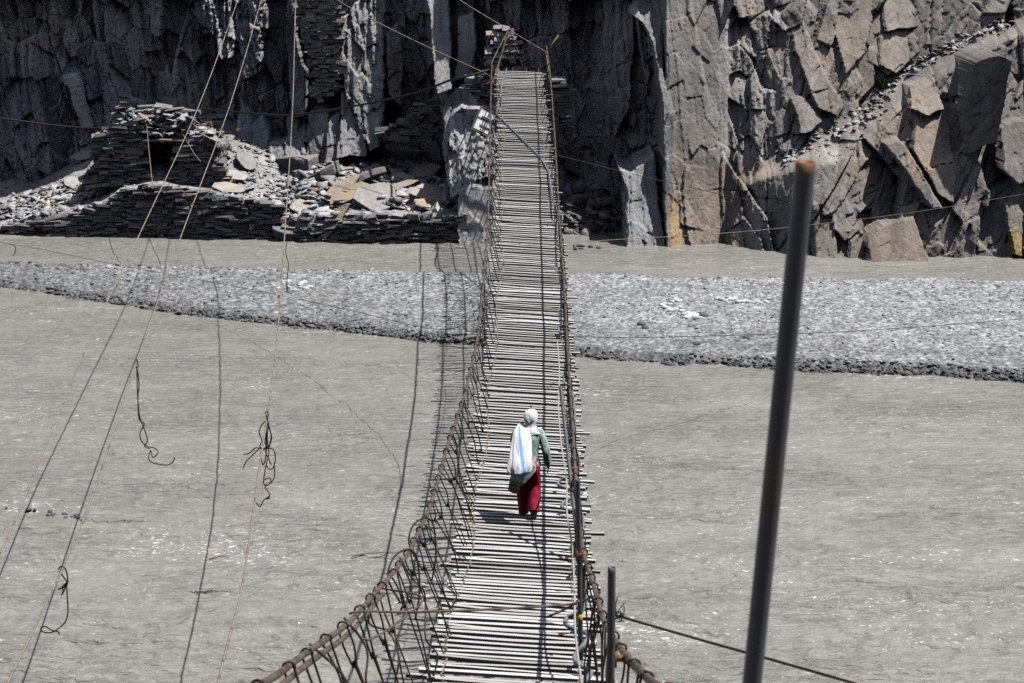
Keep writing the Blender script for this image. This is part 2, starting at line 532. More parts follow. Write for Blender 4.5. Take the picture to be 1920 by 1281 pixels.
    blob(1882, 432, 14, 30, (1.5, 1.2, .6), .9, 25)
    blob(1420, 320, 70, 18, (1.2, .97, .8), .45, 26)
    blob(60, 40, 130, 70, (1.25, 1.05, .85), .7, 27)
    blob(110, 100, 26, 60, (1.5, 1.35, 1.2), .6, 28)
    blob(1600, 120, 120, 100, (1.1, .97, .9), .6, 29)
    blob(350, 150, 120, 110, (1.15, 1.08, 1.0), .5, 30)
    # pale flood line of dried silt low on the rock
    band = np.exp(-((Z - (2.9 + .25 * fbm(X * .6, X * 0, 2, 33))) / .22) ** 2) * np.clip((PX - 1050) / 60, 0, 1)
    C = C * (1 + .30 * band * (1 + fbm(X * 3, Z * 3, 3, 34)))[..., None]
    V = np.stack([X, Y, Z], -1).reshape(-1, 3)
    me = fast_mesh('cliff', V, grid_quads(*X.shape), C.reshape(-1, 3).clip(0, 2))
    o = link_mesh('cliff', me, M['cliff'])
    tag(o, 'dark slate rock cliff with sunlit slabs behind the river', 'cliff', kind='structure')
    return X, Y, Z


CX, CY, CZ = build_cliff()


def cliff_y(x, z):
    j = int(np.clip(np.searchsorted(CX[0], x), 1, CX.shape[1] - 1)); i = int(np.clip(np.searchsorted(CZ[:, 0], z), 1, CZ.shape[0] - 1))
    return float(CY[i, j])


# ------------------------------------------------------------------ scree bank under the left cliff
BK_PX = [-700, -100, 0, 60, 180, 235, 300, 420, 520, 535, 560, 700, 880, 925, 960]
BK_YF = [66.5, 65.6, 65.3, 65.2, 65.0, 64.9, 64.8, 64.6, 64.5, 64.3, 64.0, 63.9, 63.8, 63.9, 65.0]
BK_TOP = [440, 436, 428, 404, 386, 353, 348, 366, 386, 420, 404, 404, 408, 440, 470]
BK_BACK = [420, 380, 350, 345, 300, 250, 232, 236, 268, 272, 286, 292, 320, 330, 340]


def bank_front(px):
    return interp(px, BK_PX, BK_YF)


def z_at(py, h):
    v = (py - 640.5) / F
    return H - h * (v * CT + ST) / (CT - v * ST)


def bank_z(X, Y):
    px = 960 + X / (Y * CT + 10.5 * ST) * F
    yf = bank_front(px)
    zf = z_at(interp(px, BK_PX, BK_TOP), yf + .3)
    zb = z_at(interp(px, BK_PX, BK_BACK), 69.6)
    t = np.clip((Y - yf - 1.35) / (69.6 - yf - 1.35), 0, 1.15)
    z = zf + (zb - zf) * t ** (.85 - .33 * np.clip((px - 520) / 80, 0, 1))
    z = z - np.clip((yf - Y + .12) / .2, 0, 1) * (zf + .8)
    edge = np.clip((Y - yf) / .8, 0, 1)
    return z + edge * (.22 * fbm(X * .7, Y * .7, 4, 41) + .05 * fbm(X * 4, Y * 4, 3, 42)) * np.clip((Y - yf) / 2.5, .25, 1)


def build_bank():
    X, Y = np.meshgrid(np.arange(-24, .15, .05), np.arange(63.4, 71.2, .05))
    Z = bank_z(X, Y)
    tone = (.9 + .35 * fbm(X * .8, Y * .8, 4, 43))
    C = np.repeat(tone[..., None], 3, -1)
    me = fast_mesh('scree_bank', np.stack([X, Y, Z], -1).reshape(-1, 3), grid_quads(*X.shape, Z > -.4), C.reshape(-1, 3))
    o = link_mesh('scree_bank', me, M['bank'])
    tag(o, 'grey scree bank of slate dust below the cliff', 'bank', kind='structure')


build_bank()

# ------------------------------------------------------------------ gravel bar
GB_PX = [-500, 0, 140, 280, 420, 620, 760, 900, 1080, 1200, 1400, 1600, 1920, 2500]
GB_FRONT = [470, 538, 556, 578, 598, 618, 634, 650, 668, 680, 690, 698, 715, 750]
GB_BACK = [462, 490, 496, 500, 505, 512, 514, 516, 520, 524, 528, 530, 533, 545]


def gravel_edges(X):
    # front and back edge distance for each X: a few fixed-point steps through the photo's curves
    yf = np.full(X.shape, 52.); yb = np.full(X.shape, 58.)
    for _ in range(12):
        pf = 960 + X / (yf * CT + H * ST) * F; pb = 960 + X / (yb * CT + H * ST) * F
        vf = (interp(pf, GB_PX, GB_FRONT) - 640.5) / F; vb = (interp(pb, GB_PX, GB_BACK) + 4 - 640.5) / F
        yf = .5 * yf + .5 * H * (CT - vf * ST) / (vf * CT + ST); yb = .5 * yb + .5 * H * (CT - vb * ST) / (vb * CT + ST)
    return yf, yb


def gravel_base(X, Y):
    yf, yb = gravel_edges(X)
    yf = yf + .35 * fbm(X * .7, X * 0 + 1, 3, 51); yb = yb + .3 * fbm(X * .8, X * 0 + 2, 3, 52)
    d1, d2 = Y - yf, yb - Y
    h = interp(X, [-16, -9, 0, 8], [.07, .10, .16, .20]) * np.clip((d1 + .05) / .30, -1, 1) + .10 * np.clip(d1 / 4, 0, 1)
    h2 = .5 * np.clip((d2 + .05) / 1.3, -1, 1)
    z = np.minimum(h, h2)
    return z + .06 * fbm(X * .4, Y * .4, 3, 53) * (z > 0), d1, d2


def build_gravel():
    X, Y = np.meshgrid(np.arange(-20.5, 20.5, .035), np.arange(43.8, 62.3, .04))
    Zb, d1, d2 = gravel_base(X, Y)
    Zp = 0; Tn = 1
    leftb = np.clip((-X - 2) / 10, 0, 1)
    for sd, size, amp, wgt in ((60, .10, .024, 1), (63, .07, .020, 1)):
        I, J, DU, DV, F1, F2 = voronoi((X + .03 * fbm(X * 8, Y * 8, 2, sd)) / size, (Y + .03 * fbm(X * 8 + 4, Y * 8, 2, sd)) / size, sd, 1.0)
        r, t = hsh(I, J, sd + 1), hsh(I, J, sd + 2)
        dome = np.clip(1 - (F1 / .62) ** 2, 0, 1)
        a = amp * (.15 + 1.1 * r ** 2) * (1 + .8 * leftb)
        Zp = Zp + a * dome + (t - .5) * amp * .35 * DV
        Tn = Tn * (.50 + .85 * t)
    Z = Zb + Zp
    wet_shade = np.clip((Zb - .03 - .08 * fbm(X * 1.5, Y * .5, 2, 58)) / .25, 0, 1) * np.clip((d1 - .05) / .5, .35, 1)
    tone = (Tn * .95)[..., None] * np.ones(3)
    tone = tone * (.48 + .52 * wet_shade)[..., None]            # darker edge: river wet, plus shade of the front bank in the tint
    band = np.exp(-((d1 - 1.5 - .4 * fbm(X * .3, X * 0, 2, 55)) / .35) ** 2) * np.clip((X - 1) / 4, 0, 1)
    tone = tone * (1 - .22 * band)[..., None]
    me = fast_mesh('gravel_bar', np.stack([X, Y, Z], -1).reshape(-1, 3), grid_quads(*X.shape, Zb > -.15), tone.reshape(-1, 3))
    o = link_mesh('gravel_bar', me, M['gravel'])
    tag(o, 'pale grey gravel bar of cobbles across the middle of the river', 'gravel bar', kind='structure')


build_gravel()


# ------------------------------------------------------------------ loose stones on the bar
def hull_template(n, sx, sy, sz, seed):
    r = random.Random(seed)
    bm = bmesh.new()
    for _ in range(n):
        # points near the surface of a box give flat angular slates
        p = [r.uniform(-1, 1) for _ in range(3)]
        k = r.randrange(3)
        p[k] = math.copysign(1, p[k])
        bm.verts.new((p[0] * sx, p[1] * sy, p[2] * sz))
    ret = bmesh.ops.convex_hull(bm, input=bm.verts)
    bmesh.ops.delete(bm, geom=[g for g in ret['geom_interior'] if isinstance(g, bmesh.types.BMVert)], context='VERTS')
    bmesh.ops.triangulate(bm, faces=bm.faces)
    bm.verts.index_update()
    V = np.array([v.co[:] for v in bm.verts]); T = np.array([[v.index for v in f.verts] for f in bm.faces])
    bm.free()
    return V, T


ROUND = [hull_template(16, .5, .40, .26, 300 + i) for i in range(10)]


def bar_stones():
    rg = np.random.default_rng(5)
    n1, n2 = 24000, 7000
    x1 = rg.uniform(-20, 20, n1); y1 = rg.uniform(44, 62, n1)
    x2 = rg.uniform(-20, 20, n2)
    yf, yb = gravel_edges(x2)
    y2 = yf + np.abs(rg.normal(0, .20, n2)) - .10
    y2 = np.where(rg.random(n2) < .25, yb - np.abs(rg.normal(0, .4, n2)), y2)
    x, y = np.concatenate([x1, x2]), np.concatenate([y1, y2])
    edge = np.concatenate([np.zeros(n1), np.ones(n2)])
    z, d1, d2 = gravel_base(x, y)
    leftb = np.clip((-x - 2) / 10, 0, 1)
    s = np.where(edge > 0, .04 + .11 * rg.random(len(x)) ** 3, .03 + .085 * rg.random(len(x)) ** 3.5) * (1 + .5 * leftb)
    ok = (z > -.12) & (d1 > -.3)
    x, y, z, s, d1 = x[ok], y[ok], z[ok], s[ok], d1[ok]
    n = len(x)
    wet_shade = np.clip((z - .03 - .08 * rg.random(n)) / .16, 0, 1) * np.clip((d1 + .05) / .45, .2, 1)
    k = rg.uniform(.5, 1.5, n) * (.45 + .55 * wet_shade)  # edge stones darker: wet, with bank shade put into the tint
    warm = rg.random(n) < .12
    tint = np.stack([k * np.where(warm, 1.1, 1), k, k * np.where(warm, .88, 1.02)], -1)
    rz, rx, ry = rg.uniform(0, 6.28, n), rg.normal(0, .18, n), rg.normal(0, .18, n)
    VV, TT, CC, b = [], [], [], 0
    for t, (V, T) in enumerate(ROUND):
        idx = np.arange(t, n, len(ROUND))
        c, sn = np.cos(rz[idx])[:, None], np.sin(rz[idx])[:, None]
        P = V[None] * s[idx][:, None, None]
        X = P[..., 0] * c - P[..., 1] * sn; Yy = P[..., 0] * sn + P[..., 1] * c
        Zz = P[..., 2] + X * rx[idx][:, None] + Yy * ry[idx][:, None]
        W_ = np.stack([X + x[idx][:, None], Yy + y[idx][:, None], Zz + (z[idx] + s[idx] * .12)[:, None]], -1)
        VV.append(W_.reshape(-1, 3)); CC.append(np.repeat(tint[idx], len(V), 0))
        TT.append((T[None] + (b + np.arange(len(idx)) * len(V))[:, None, None]).reshape(-1, 3)); b += len(idx) * len(V)
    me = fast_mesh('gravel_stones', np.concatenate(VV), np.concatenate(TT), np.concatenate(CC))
    o = link_mesh('gravel_stones', me, M['gravel'])
    tag(o, 'countless grey river stones strewn over the gravel bar', 'gravel', kind='stuff')


bar_stones()

# ------------------------------------------------------------------ river
def wave(X, Y):
    wx = X + 1.2 * fbm(X * .12, Y * .2, 3, 71); wy = Y + .5 * fbm(X * .2, Y * .3, 3, 72)
    sk = wy + .10 * wx
    z = .060 * fbm(wx * .35, sk * .9, 3, 73, .6)
    z = z + .042 * (.5 - np.abs(fbm(wx * 1.1, sk * 2.6, 3, 75, .6)) * 2)
    z = z + .020 * fbm(wx * 3.2, sk * 6.0, 3, 77, .65)
    near = np.clip((42 - Y) / 14, 0, 1)
    return z * (.75 + .7 * near) + near * .035 * fbm(wx * .7, sk * 1.5, 3, 79)


_a, _b = ray_point(60, 965, float(water_h(965))), ray_point(640, 1075, float(water_h(1075)))
GLITTER = ((_b.y - _a.y) / (_b.x - _a.x), _a.y - _a.x * (_b.y - _a.y) / (_b.x - _a.x))


def build_river():
    ys = [18.]
    while ys[-1] < 69: ys.append(ys[-1] + .0022 * ys[-1])
    ys = np.array(ys)
    t = np.linspace(-.315, .315, 760)
    Y, T = np.meshgrid(ys, t, indexing='ij')
    X = T * (Y + 6)
    Z = wave(X, Y)
    edge = np.minimum(np.clip((.315 - np.abs(T)) / .01, 0, 1), np.clip((Y - 18.2) / .5, 0, 1))
    Z = Z * edge
    me = fast_mesh('river_water', np.stack([X, Y, Z], -1).reshape(-1, 3), grid_quads(*X.shape))
    m, nt, b = new_mat('silty_water')
    ps = coords(nt, (.22, .75, 1), (0, 0, .08))
    n1 = noise(nt, ps, .5, 5, .6, .6)
    n2 = noise(nt, ps, 3.0, 5, .6, .3)
    n3 = noise(nt, coords(nt, (.3, .6, 1), (0, 0, .12)), .8, 3, .6, .9)
    c = ramp(nt, n1, [(.3, (.288, .282, .264)), (.7, (.355, .350, .334))])
    c = mix(nt, 'MULTIPLY', .7, c, ramp(nt, n2, [(.3, (.80, .79, .78)), (.7, (1.14, 1.14, 1.14))]))
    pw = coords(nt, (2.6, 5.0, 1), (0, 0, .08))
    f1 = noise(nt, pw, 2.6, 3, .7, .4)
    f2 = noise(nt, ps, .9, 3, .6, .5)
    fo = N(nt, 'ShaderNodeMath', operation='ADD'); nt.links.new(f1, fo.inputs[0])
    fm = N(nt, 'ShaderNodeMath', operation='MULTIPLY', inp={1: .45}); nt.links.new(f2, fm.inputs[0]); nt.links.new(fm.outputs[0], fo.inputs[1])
    # sun glitter band on the river, painted as denser white flecks along a line
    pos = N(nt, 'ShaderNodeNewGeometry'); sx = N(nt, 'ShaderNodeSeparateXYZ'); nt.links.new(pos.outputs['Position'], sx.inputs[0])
    ln = N(nt, 'ShaderNodeMath', operation='MULTIPLY_ADD', inp={1: GLITTER[0], 2: GLITTER[1]}); nt.links.new(sx.outputs[0], ln.inputs[0])
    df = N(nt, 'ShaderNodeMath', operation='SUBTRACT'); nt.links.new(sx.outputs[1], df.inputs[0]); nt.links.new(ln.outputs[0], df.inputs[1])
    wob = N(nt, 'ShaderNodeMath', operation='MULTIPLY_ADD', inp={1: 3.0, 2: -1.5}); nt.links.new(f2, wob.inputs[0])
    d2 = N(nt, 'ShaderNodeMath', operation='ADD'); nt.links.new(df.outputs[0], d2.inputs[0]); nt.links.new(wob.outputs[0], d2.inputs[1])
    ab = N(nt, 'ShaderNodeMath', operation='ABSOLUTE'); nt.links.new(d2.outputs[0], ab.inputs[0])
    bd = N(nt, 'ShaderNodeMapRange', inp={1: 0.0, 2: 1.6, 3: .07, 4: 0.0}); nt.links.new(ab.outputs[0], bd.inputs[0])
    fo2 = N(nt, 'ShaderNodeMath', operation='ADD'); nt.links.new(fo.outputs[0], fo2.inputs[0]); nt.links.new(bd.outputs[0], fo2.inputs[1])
    glint = ramp(nt, fo2.outputs[0], [(.892, (0, 0, 0)), (.93, (1, 1, 1))])  # white flecks painted into the water colour as sun glints
    c = mix(nt, 'MIX', glint, c, (.80, .80, .80))
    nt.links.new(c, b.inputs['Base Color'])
    b.inputs['Roughness'].default_value = .30
    b.inputs['IOR'].default_value = 1.33
    b.inputs['Specular IOR Level'].default_value = .35
    pf = coords(nt, (.9, 2.7, 1), (0, 0, .08))
    h = noise(nt, pf, 2.3, 4, .58, .5)
    bn = N(nt, 'ShaderNodeBump', inp={'Distance': .32})
    bs = N(nt, 'ShaderNodeMapRange', inp={1: .3, 2: .7, 3: .45, 4: 1.0}); nt.links.new(n3, bs.inputs[0])
    nt.links.new(bs.outputs[0], bn.inputs['Strength']); nt.links.new(h, bn.inputs['Height']); nt.links.new(bn.outputs[0], b.inputs['Normal'])
    b.inputs['Coat Weight'].default_value = .45
    b.inputs['Coat Roughness'].default_value = .24
    b.inputs['Coat IOR'].default_value = 1.33
    h2 = noise(nt, pf, 3.4, 2, .55, .6)
    bump(nt, b, h2, 1.0, .60, 'Coat Normal')
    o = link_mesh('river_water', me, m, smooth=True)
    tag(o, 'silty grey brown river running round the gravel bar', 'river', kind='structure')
    # the same river beyond the picture
    mb = MB()
    big = [(-160, -5), (160, -5), (160, 75), (-160, 75)]
    k = [(-.315 * 24, 18), (.315 * 24, 18), (.315 * (ys[-1] + 6), ys[-1]), (-.315 * (ys[-1] + 6), ys[-1])]
    mb.add([(x, y, 0) for x, y in big + k], [[0, 1, 5, 4], [1, 2, 6, 5], [2, 3, 7, 6], [3, 0, 4, 7]])
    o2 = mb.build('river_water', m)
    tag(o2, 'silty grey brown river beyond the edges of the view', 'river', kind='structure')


build_river()


# ------------------------------------------------------------------ near bank below the eye; its rise behind is added to block sky light
def near_z(X, Y):
    z = 10.4 - .52 * np.clip(Y + 1, 0, 40) + 2.2 * np.clip(-Y - 4, 0, 60)
    return np.maximum(z, -1.5) + .35 * fbm(X * .3, Y * .3, 4, 81) * np.clip((12 - np.abs(Y - 6)) / 6, .3, 1)


def build_near():
    X, Y = np.meshgrid(np.arange(-110, 110.1, .9), np.arange(-40, 24, .4))
    Z = near_z(X, Y)
    me = fast_mesh('near_bank', np.stack([X, Y, Z], -1).reshape(-1, 3), grid_quads(*X.shape), np.ones((X.size, 3)) * .8)
    o = link_mesh('near_bank', me, M['bank'], smooth=True)
    tag(o, 'grey scree slope on the near side, raised unseen behind to block sky light', 'bank', kind='structure')


build_near()
# ================================================================== STONES, WALLS, RUINS
FLAT = [hull_template(13, .5, .36, .10, 100 + i) for i in range(14)]
CHUNK = [hull_template(14, .5, .42, .32, 200 + i) for i in range(8)]


def rot_mat(rx, ry, rz):
    return np.array(Matrix.Rotation(rz, 3, 'Z') @ Matrix.Rotation(ry, 3, 'Y') @ Matrix.Rotation(rx, 3, 'X'))


def scatter(name, places, mat, label, cat):
    """places: (x, y, z, size, rx, ry, rz, template, tint) -> one mesh of many loose stones"""
    VV, TT, CC, b = [], [], [], 0
    for (x, y, z, s, rx, ry, rz, tp, tint) in places:
        V, T = tp
        W = (V * s) @ rot_mat(rx, ry, rz).T + np.array((x, y, z))
        VV.append(W); TT.append(T + b); b += len(V)
        CC.append(np.tile(np.array(tint, float), (len(V), 1)))
    me = fast_mesh(name, np.concatenate(VV), np.concatenate(TT), np.concatenate(CC))
    o = link_mesh(name, me, mat)
    tag(o, label, cat, kind='stuff')
    return o


def tint_r(r, lo=.75, hi=1.5):
    k = r.uniform(lo, hi)
    w = r.random()
    if w < .10: return (k * 1.18, k * 1.0, k * .86)
    return (k, k * 1.0, k * 1.02)


# ------------------------------------------------------------------ loose slate on the scree bank
def bank_rubble():
    r = random.Random(5)
    out = []
    zones = [  # polygon in photo, number, size range
        ([(0, 380), (180, 330), (190, 390), (60, 410), (0, 440)], 420, .10, .45),
        ([(400, 240), (530, 270), (560, 300), (520, 390), (420, 370)], 330, .08, .34),
        ([(530, 320), (640, 300), (850, 310), (880, 405), (540, 410), (500, 400)], 1050, .08, .62),
        ([(180, 200), (420, 215), (420, 260), (200, 260)], 130, .12, .45),
        ([(640, 270), (830, 270), (830, 320), (640, 310)], 260, .10, .40),
        ([(500, 390), (545, 380), (560, 446), (505, 446)], 130, .10, .45),
        ([(200, 330), (430, 335), (430, 372), (200, 372)], 160, .06, .22),
        ([(0, 300), (900, 260), (900, 420), (0, 440)], 1500, .05, .20),
    ]
    for poly, n, lo, hi in zones:
        xs = [p[0] for p in poly]; ys = [p[1] for p in poly]
        k = 0; tries = 0
        while k < n and tries < n * 30:
            tries += 1
            px, py = r.uniform(min(xs), max(xs)), r.uniform(min(ys), max(ys))
            if not bool(inpoly(np.array([px]), np.array([py]), poly)[0]): continue
            # march along the sight line until it meets the bank
            hit = None
            for hh in np.arange(63.9, 70.6, .12):
                p = ray_point(px, py, hh)
                if p.z < float(bank_z(np.array(p.x), np.array(p.y))): hit = p; break
            if hit is None or hit.y - float(bank_front(px)) < .15: continue
            s = lo + (hi - lo) * r.random() ** 2.2
            z = float(bank_z(np.array(hit.x), np.array(hit.y)))
            tp = r.choice(FLAT) if r.random() < .8 else r.choice(CHUNK)
            out.append((hit.x, hit.y, z + s * .05, s, r.gauss(.12, .35), r.gauss(0, .35), r.uniform(0, 6.28), tp, tint_r(r)))
            k += 1
    scatter('slate_rubble', out, M['rubble'], 'loose grey slate rubble scattered over the scree bank', 'rubble')


bank_rubble()


def ledge_rubble():
    r = random.Random(6)
    out = []
    n = 0
    while n < 620:
        px = r.uniform(1470, 1900)
        py = interp(px, LEDGE_X, LEDGE_Y) + r.uniform(-6, 34 if 1530 < px < 1680 else 16)
        if 1530 < px < 1660 and r.random() < .5: py += r.uniform(0, 40)
        hit = None
        p0 = None
        for hh in np.arange(59.5, 68, .1):
            p = ray_point(px, py, hh)
            if p.y > cliff_y(p.x, p.z): hit = p; break
        if hit is None: continue
        s = .07 + .30 * r.random() ** 2.5
        out.append((hit.x, hit.y - .02, hit.z + .01, s, r.gauss(.25, .4), r.gauss(0, .4), r.uniform(0, 6.28), r.choice(FLAT), tint_r(r, .8, 1.35)))
        n += 1
    scatter('ledge_rubble', out, M['rubble'], 'broken slate lying along the sloping ledge of the right cliff', 'rubble')


ledge_rubble()


def shadow_rubble():
    r = random.Random(16)
    out = []
    for _ in range(150):
        px, py = r.uniform(1060, 1135), r.uniform(345, 462)
        h = 64.9 + (462 - py) / 117 * 1.6
        p = ray_point(px, py, h)
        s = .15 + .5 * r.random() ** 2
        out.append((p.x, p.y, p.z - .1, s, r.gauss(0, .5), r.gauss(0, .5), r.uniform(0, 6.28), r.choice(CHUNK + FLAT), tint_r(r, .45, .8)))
    for _ in range(160):                       # broken rock under the landing, beside the bridge
        px, py = r.uniform(868, 934), r.uniform(262, 322)
        p = ray_point(px, py, 64.9 + (322 - py) / 60 * .6)
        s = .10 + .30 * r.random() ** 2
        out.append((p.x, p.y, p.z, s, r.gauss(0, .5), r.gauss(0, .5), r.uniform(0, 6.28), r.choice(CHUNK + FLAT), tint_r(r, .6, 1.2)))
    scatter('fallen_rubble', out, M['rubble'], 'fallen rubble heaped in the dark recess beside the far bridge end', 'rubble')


shadow_rubble()


# ------------------------------------------------------------------ big slabs one could point at
def slab_mesh(seed, sx, sy, sz, n=15):
    r = random.Random(seed)
    bm = bmesh.new()
    k = r.randint(6, 8)
    ang = sorted(r.uniform(0, 6.28) for _ in range(k))
    ang = [i * 6.28 / k + r.uniform(-.3, .3) for i in range(k)]
    for a in ang:
        q = r.uniform(.8, 1.1)
        for zz, f in ((-1, r.uniform(.82, .98)), (1, 1)):
            bm.verts.new((math.cos(a) * sx * .5 * q * f, math.sin(a) * sy * .5 * q * f, zz * sz * .5 * r.uniform(.7, 1.15)))
    ret = bmesh.ops.convex_hull(bm, input=bm.verts)
    bmesh.ops.delete(bm, geom=[g for g in ret['geom_interior'] if isinstance(g, bmesh.types.BMVert)], context='VERTS')
    bmesh.ops.dissolve_limit(bm, angle_limit=.12, verts=bm.verts, edges=bm.edges)
    bmesh.ops.bevel(bm, geom=bm.edges[:], offset=min(sx, sy, sz) * .06, segments=1, affect='EDGES')
    bmesh.ops.triangulate(bm, faces=bm.faces)
    bmesh.ops.subdivide_edges(bm, edges=bm.edges, cuts=2, use_grid_fill=True)
    for v in bm.verts:
        c = v.co
        v.co += c.normalized() * (float(fbm(np.array(c.x * 5 + c.z * 3 + seed), np.array(c.y * 5 + c.z * 7), 3, seed)) * .06 * min(sx, sy, sz * 2))
    me = bpy.data.meshes.new('slate_slab')
    bm.to_mesh(me); bm.free()
    return me


def big_slab(px, py, h, size, rot, label, tint=(1, 1, 1), cat='slab', name='slate_slab', seed=0, lift=.10):
    p = ray_point(px, py, h)
    for hh in np.arange(63.9, 70.6, .05):              # rest it on the bank where the sight line meets the ground
        q = ray_point(px, py + 6, hh)
        if q.z < float(bank_z(np.array(q.x), np.array(q.y))): p = q; break
    tint = tuple(1.12 * c for c in tint)
    me = slab_mesh(seed, *size)
    a = me.color_attributes.new('Col', 'FLOAT_COLOR', 'POINT')
    a.data.foreach_set('color', np.tile(np.array((*tint, 1), np.float32), (len(me.vertices), 1)).ravel())
    o = link_mesh(name, me, M['slab'])
    o.location = p + Vector((0, 0, lift))
    o.rotation_euler = [math.radians(-rot[0]), math.radians(rot[1]), math.radians(rot[2])]
    o.scale = (1.5, 1.5, 1.6)
    tag(o, label, cat, 'large slate slabs lying on the scree bank')
    return o


BR = (1.25, 1.02, .84)
big_slab(757, 282, 67.3, (1.65, 1.15, .32), (-8, 6, 12), 'very large flat grey slab lying below the dark stacked stone wall', (1.1, 1.1, 1.08), seed=1)
big_slab(372, 245, 66.6, (1.15, .85, .12), (-30, 33, 10), 'thin pinkish slab leaning down the right shoulder of the ruined hut', (1.2, 1.06, 1.0), seed=2)
big_slab(706, 372, 65.3, (1.05, .9, .26), (-42, -12, 20), 'pale triangular slab tilted toward the river in the middle of the scree', (1.15, 1.12, 1.08), seed=3)
big_slab(640, 358, 65.8, (.50, 1.15, .2), (-35, 24, -40), 'long brown slab standing on edge on the scree', BR, seed=4)
big_slab(606, 327, 66.8, (.95, .5, .22), (10, -26, 20), 'dark wedge slab at the foot of the cliff path', (.75, .72, .7), seed=5)
big_slab(676, 340, 66.0, (1.4, .55, .14), (30, -24, 18), 'dark overhanging slab propped above the ochre slab', (.62, .6, .6), seed=6)
big_slab(655, 366, 65.5, (1.0, .6, .18), (-28, -22, 15), 'ochre stained slab lying under the dark propped slab', (1.3, 1.08, .8), seed=7)
big_slab(794, 327, 65.8, (.85, .6, .22), (-26, -10, 10), 'rosy brown block near the base of the spur, topmost on the scree', (1.2, 1.04, .98), seed=8)
big_slab(806, 369, 64.9, (.95, .75, .18), (-28, 12, 15), 'pinkish flat slab resting just above the riverside stone wall', (1.22, 1.08, 1.02), seed=9)
big_slab(756, 336, 65.8, (.6, .45, .12), (-32, 8, -10), 'small white flat stone between rubble above the pale triangular slab', (1.3, 1.3, 1.3), seed=10)
big_slab(748, 352, 65.5, (.95, .35, .12), (-18, -14, 10), 'narrow reddish brown slab behind the pale triangular slab', (1.2, .98, .86), seed=11)
big_slab(792, 392, 64.5, (.65, .5, .3), (-25, 12, 30), 'orange brown angular block on the lip of the riverside wall', (1.3, 1.05, .86), seed=12)
big_slab(823, 398, 64.35, (.5, .5, .2), (-48, 10, 60), 'white triangular stone beside the orange brown block', (1.3, 1.28, 1.24), seed=13)
big_slab(840, 378, 64.6, (.4, .45, .18), (-40, 25, 40), 'small rusty stone against the foot of the grey spur', (1.2, 1.05, .95), seed=14)
big_slab(627, 416, 64.4, (.35, .95, .12), (-58, 28, -35), 'tan slab leaning steeply at the left end of the riverside wall', (1.3, 1.15, .9), seed=15)
big_slab(598, 424, 64.3, (.75, .5, .12), (-45, -24, 15), 'grey slab sloping to the water left of the tan leaning slab', (.95, .98, 1.02), seed=16)
big_slab(562, 390, 64.9, (.5, .42, .16), (-36, 0, 10), 'pale tan flat stone on the open scree near the hanging wire', (1.25, 1.18, 1.05), seed=17)
big_slab(385, 371, 64.75, (.48, .5, .14), (-55, -6, 10), 'reddish squarish stone stuck in the top of the long river wall', (1.28, 1.06, .96), seed=18)
big_slab(428, 355, 65.4, (.75, .5, .12), (-22, 6, 0), 'flat cream slab lying on gravel right of the hut', (1.2, 1.17, 1.08), seed=19)
big_slab(459, 306, 66.8, (.55, .7, .24), (-40, 4, 30), 'rounded grey slab standing in rubble right of the hut', (.95, .95, .95), seed=20)
big_slab(440, 331, 66.2, (.75, .5, .1), (-25, 8, 10), 'thin white slab just right of the hut wall', (1.3, 1.3, 1.3), seed=21)
big_slab(562, 314, 67.8, (.95, .7, .5), (0, 0, 10), 'dark rounded boulder beside the dusty path', (.75, .75, .75), 'boulder', 'boulder', seed=22)
big_slab(158, 294, 67.0, (.75, .6, .14), (-15, -10, 0), 'pale flat slabs perched left of the hut', (1.25, 1.25, 1.2), seed=23)
big_slab(140, 345, 66.2, (.6, .45, .1), (-30, 20, 0), 'thin white flake below the hut on the left slope', (1.3, 1.3, 1.3), seed=24)
big_slab(545, 435, 64.1, (1.2, .6, .2), (-12, 6, 5), 'dark flat slab at the waterline between the two river walls', (.7, .7, .72), seed=25)


# ------------------------------------------------------------------ dry stone masonry
def drystone(mb, poly, y_of, hole=None, course=(.045, .14), length=(.12, .62), depth=.40, seed=1, tint=(1, 1, 1), jit=.08, zmin=None, tilt=0):
    r = random.Random(seed)
    X0 = min(p[0] for p in poly); X1 = max(p[0] for p in poly)
    T0 = min(p[1] for p in poly); T1 = max(p[1] for p in poly)
    hm = y_of((X0 + X1) / 2)
    xa, xb = ray_point(X0, (T0 + T1) / 2, y_of(X0)).x, ray_point(X1, (T0 + T1) / 2, y_of(X1)).x
    za, zb = z_at(T1, hm) - .5, z_at(T0, hm) + .3
    z = za
    while z < zb:
        ch = r.uniform(*course)
        x = xa - r.uniform(0, .3)
        while x < xb:
            ln = length[0] + (length[1] - length[0]) * r.random() ** 1.5
            cx, cz = x + ln / 2, z + ch / 2
            px0 = 960 + cx / (hm * CT + 10 * ST) * F
            y = y_of(px0)
            px, py = to_px(cx, y, cz)
            if bool(inpoly(np.array([px]), np.array([py]), poly)[0]) and not (hole and bool(inpoly(np.array([px]), np.array([py]), hole)[0])):
                k = r.uniform(.6, 1.3)
                w = r.random()
                tc = (k * 1.15, k, k * .86) if w < .13 else (k, k, k * 1.02)
                tc = tuple(a * b for a, b in zip(tc, tint))
                mtx = Matrix.Translation((cx, y + depth / 2 + r.uniform(-jit, jit), cz)) @ Matrix.Rotation(r.gauss(0, .08), 4, 'Y') @ Matrix.Rotation(r.gauss(0, .08), 4, 'Z') @ Matrix.Rotation(r.gauss(0, .12) - tilt, 4, 'X')
                random.seed(r.random())
                mb.box(mtx, ln + .02, depth, (ch + .004) * (r.uniform(.7, 1.12) if r.random() > .07 else 1.7), .10, tc)
            x += ln
        z += ch


def masonry(name, poly, y_of, label, cat, **kw):
    mb = MB()
    drystone(mb, poly, y_of, **kw)
    o = mb.build(name, M['wallstone'])
    tag(o, label, cat)
    return o


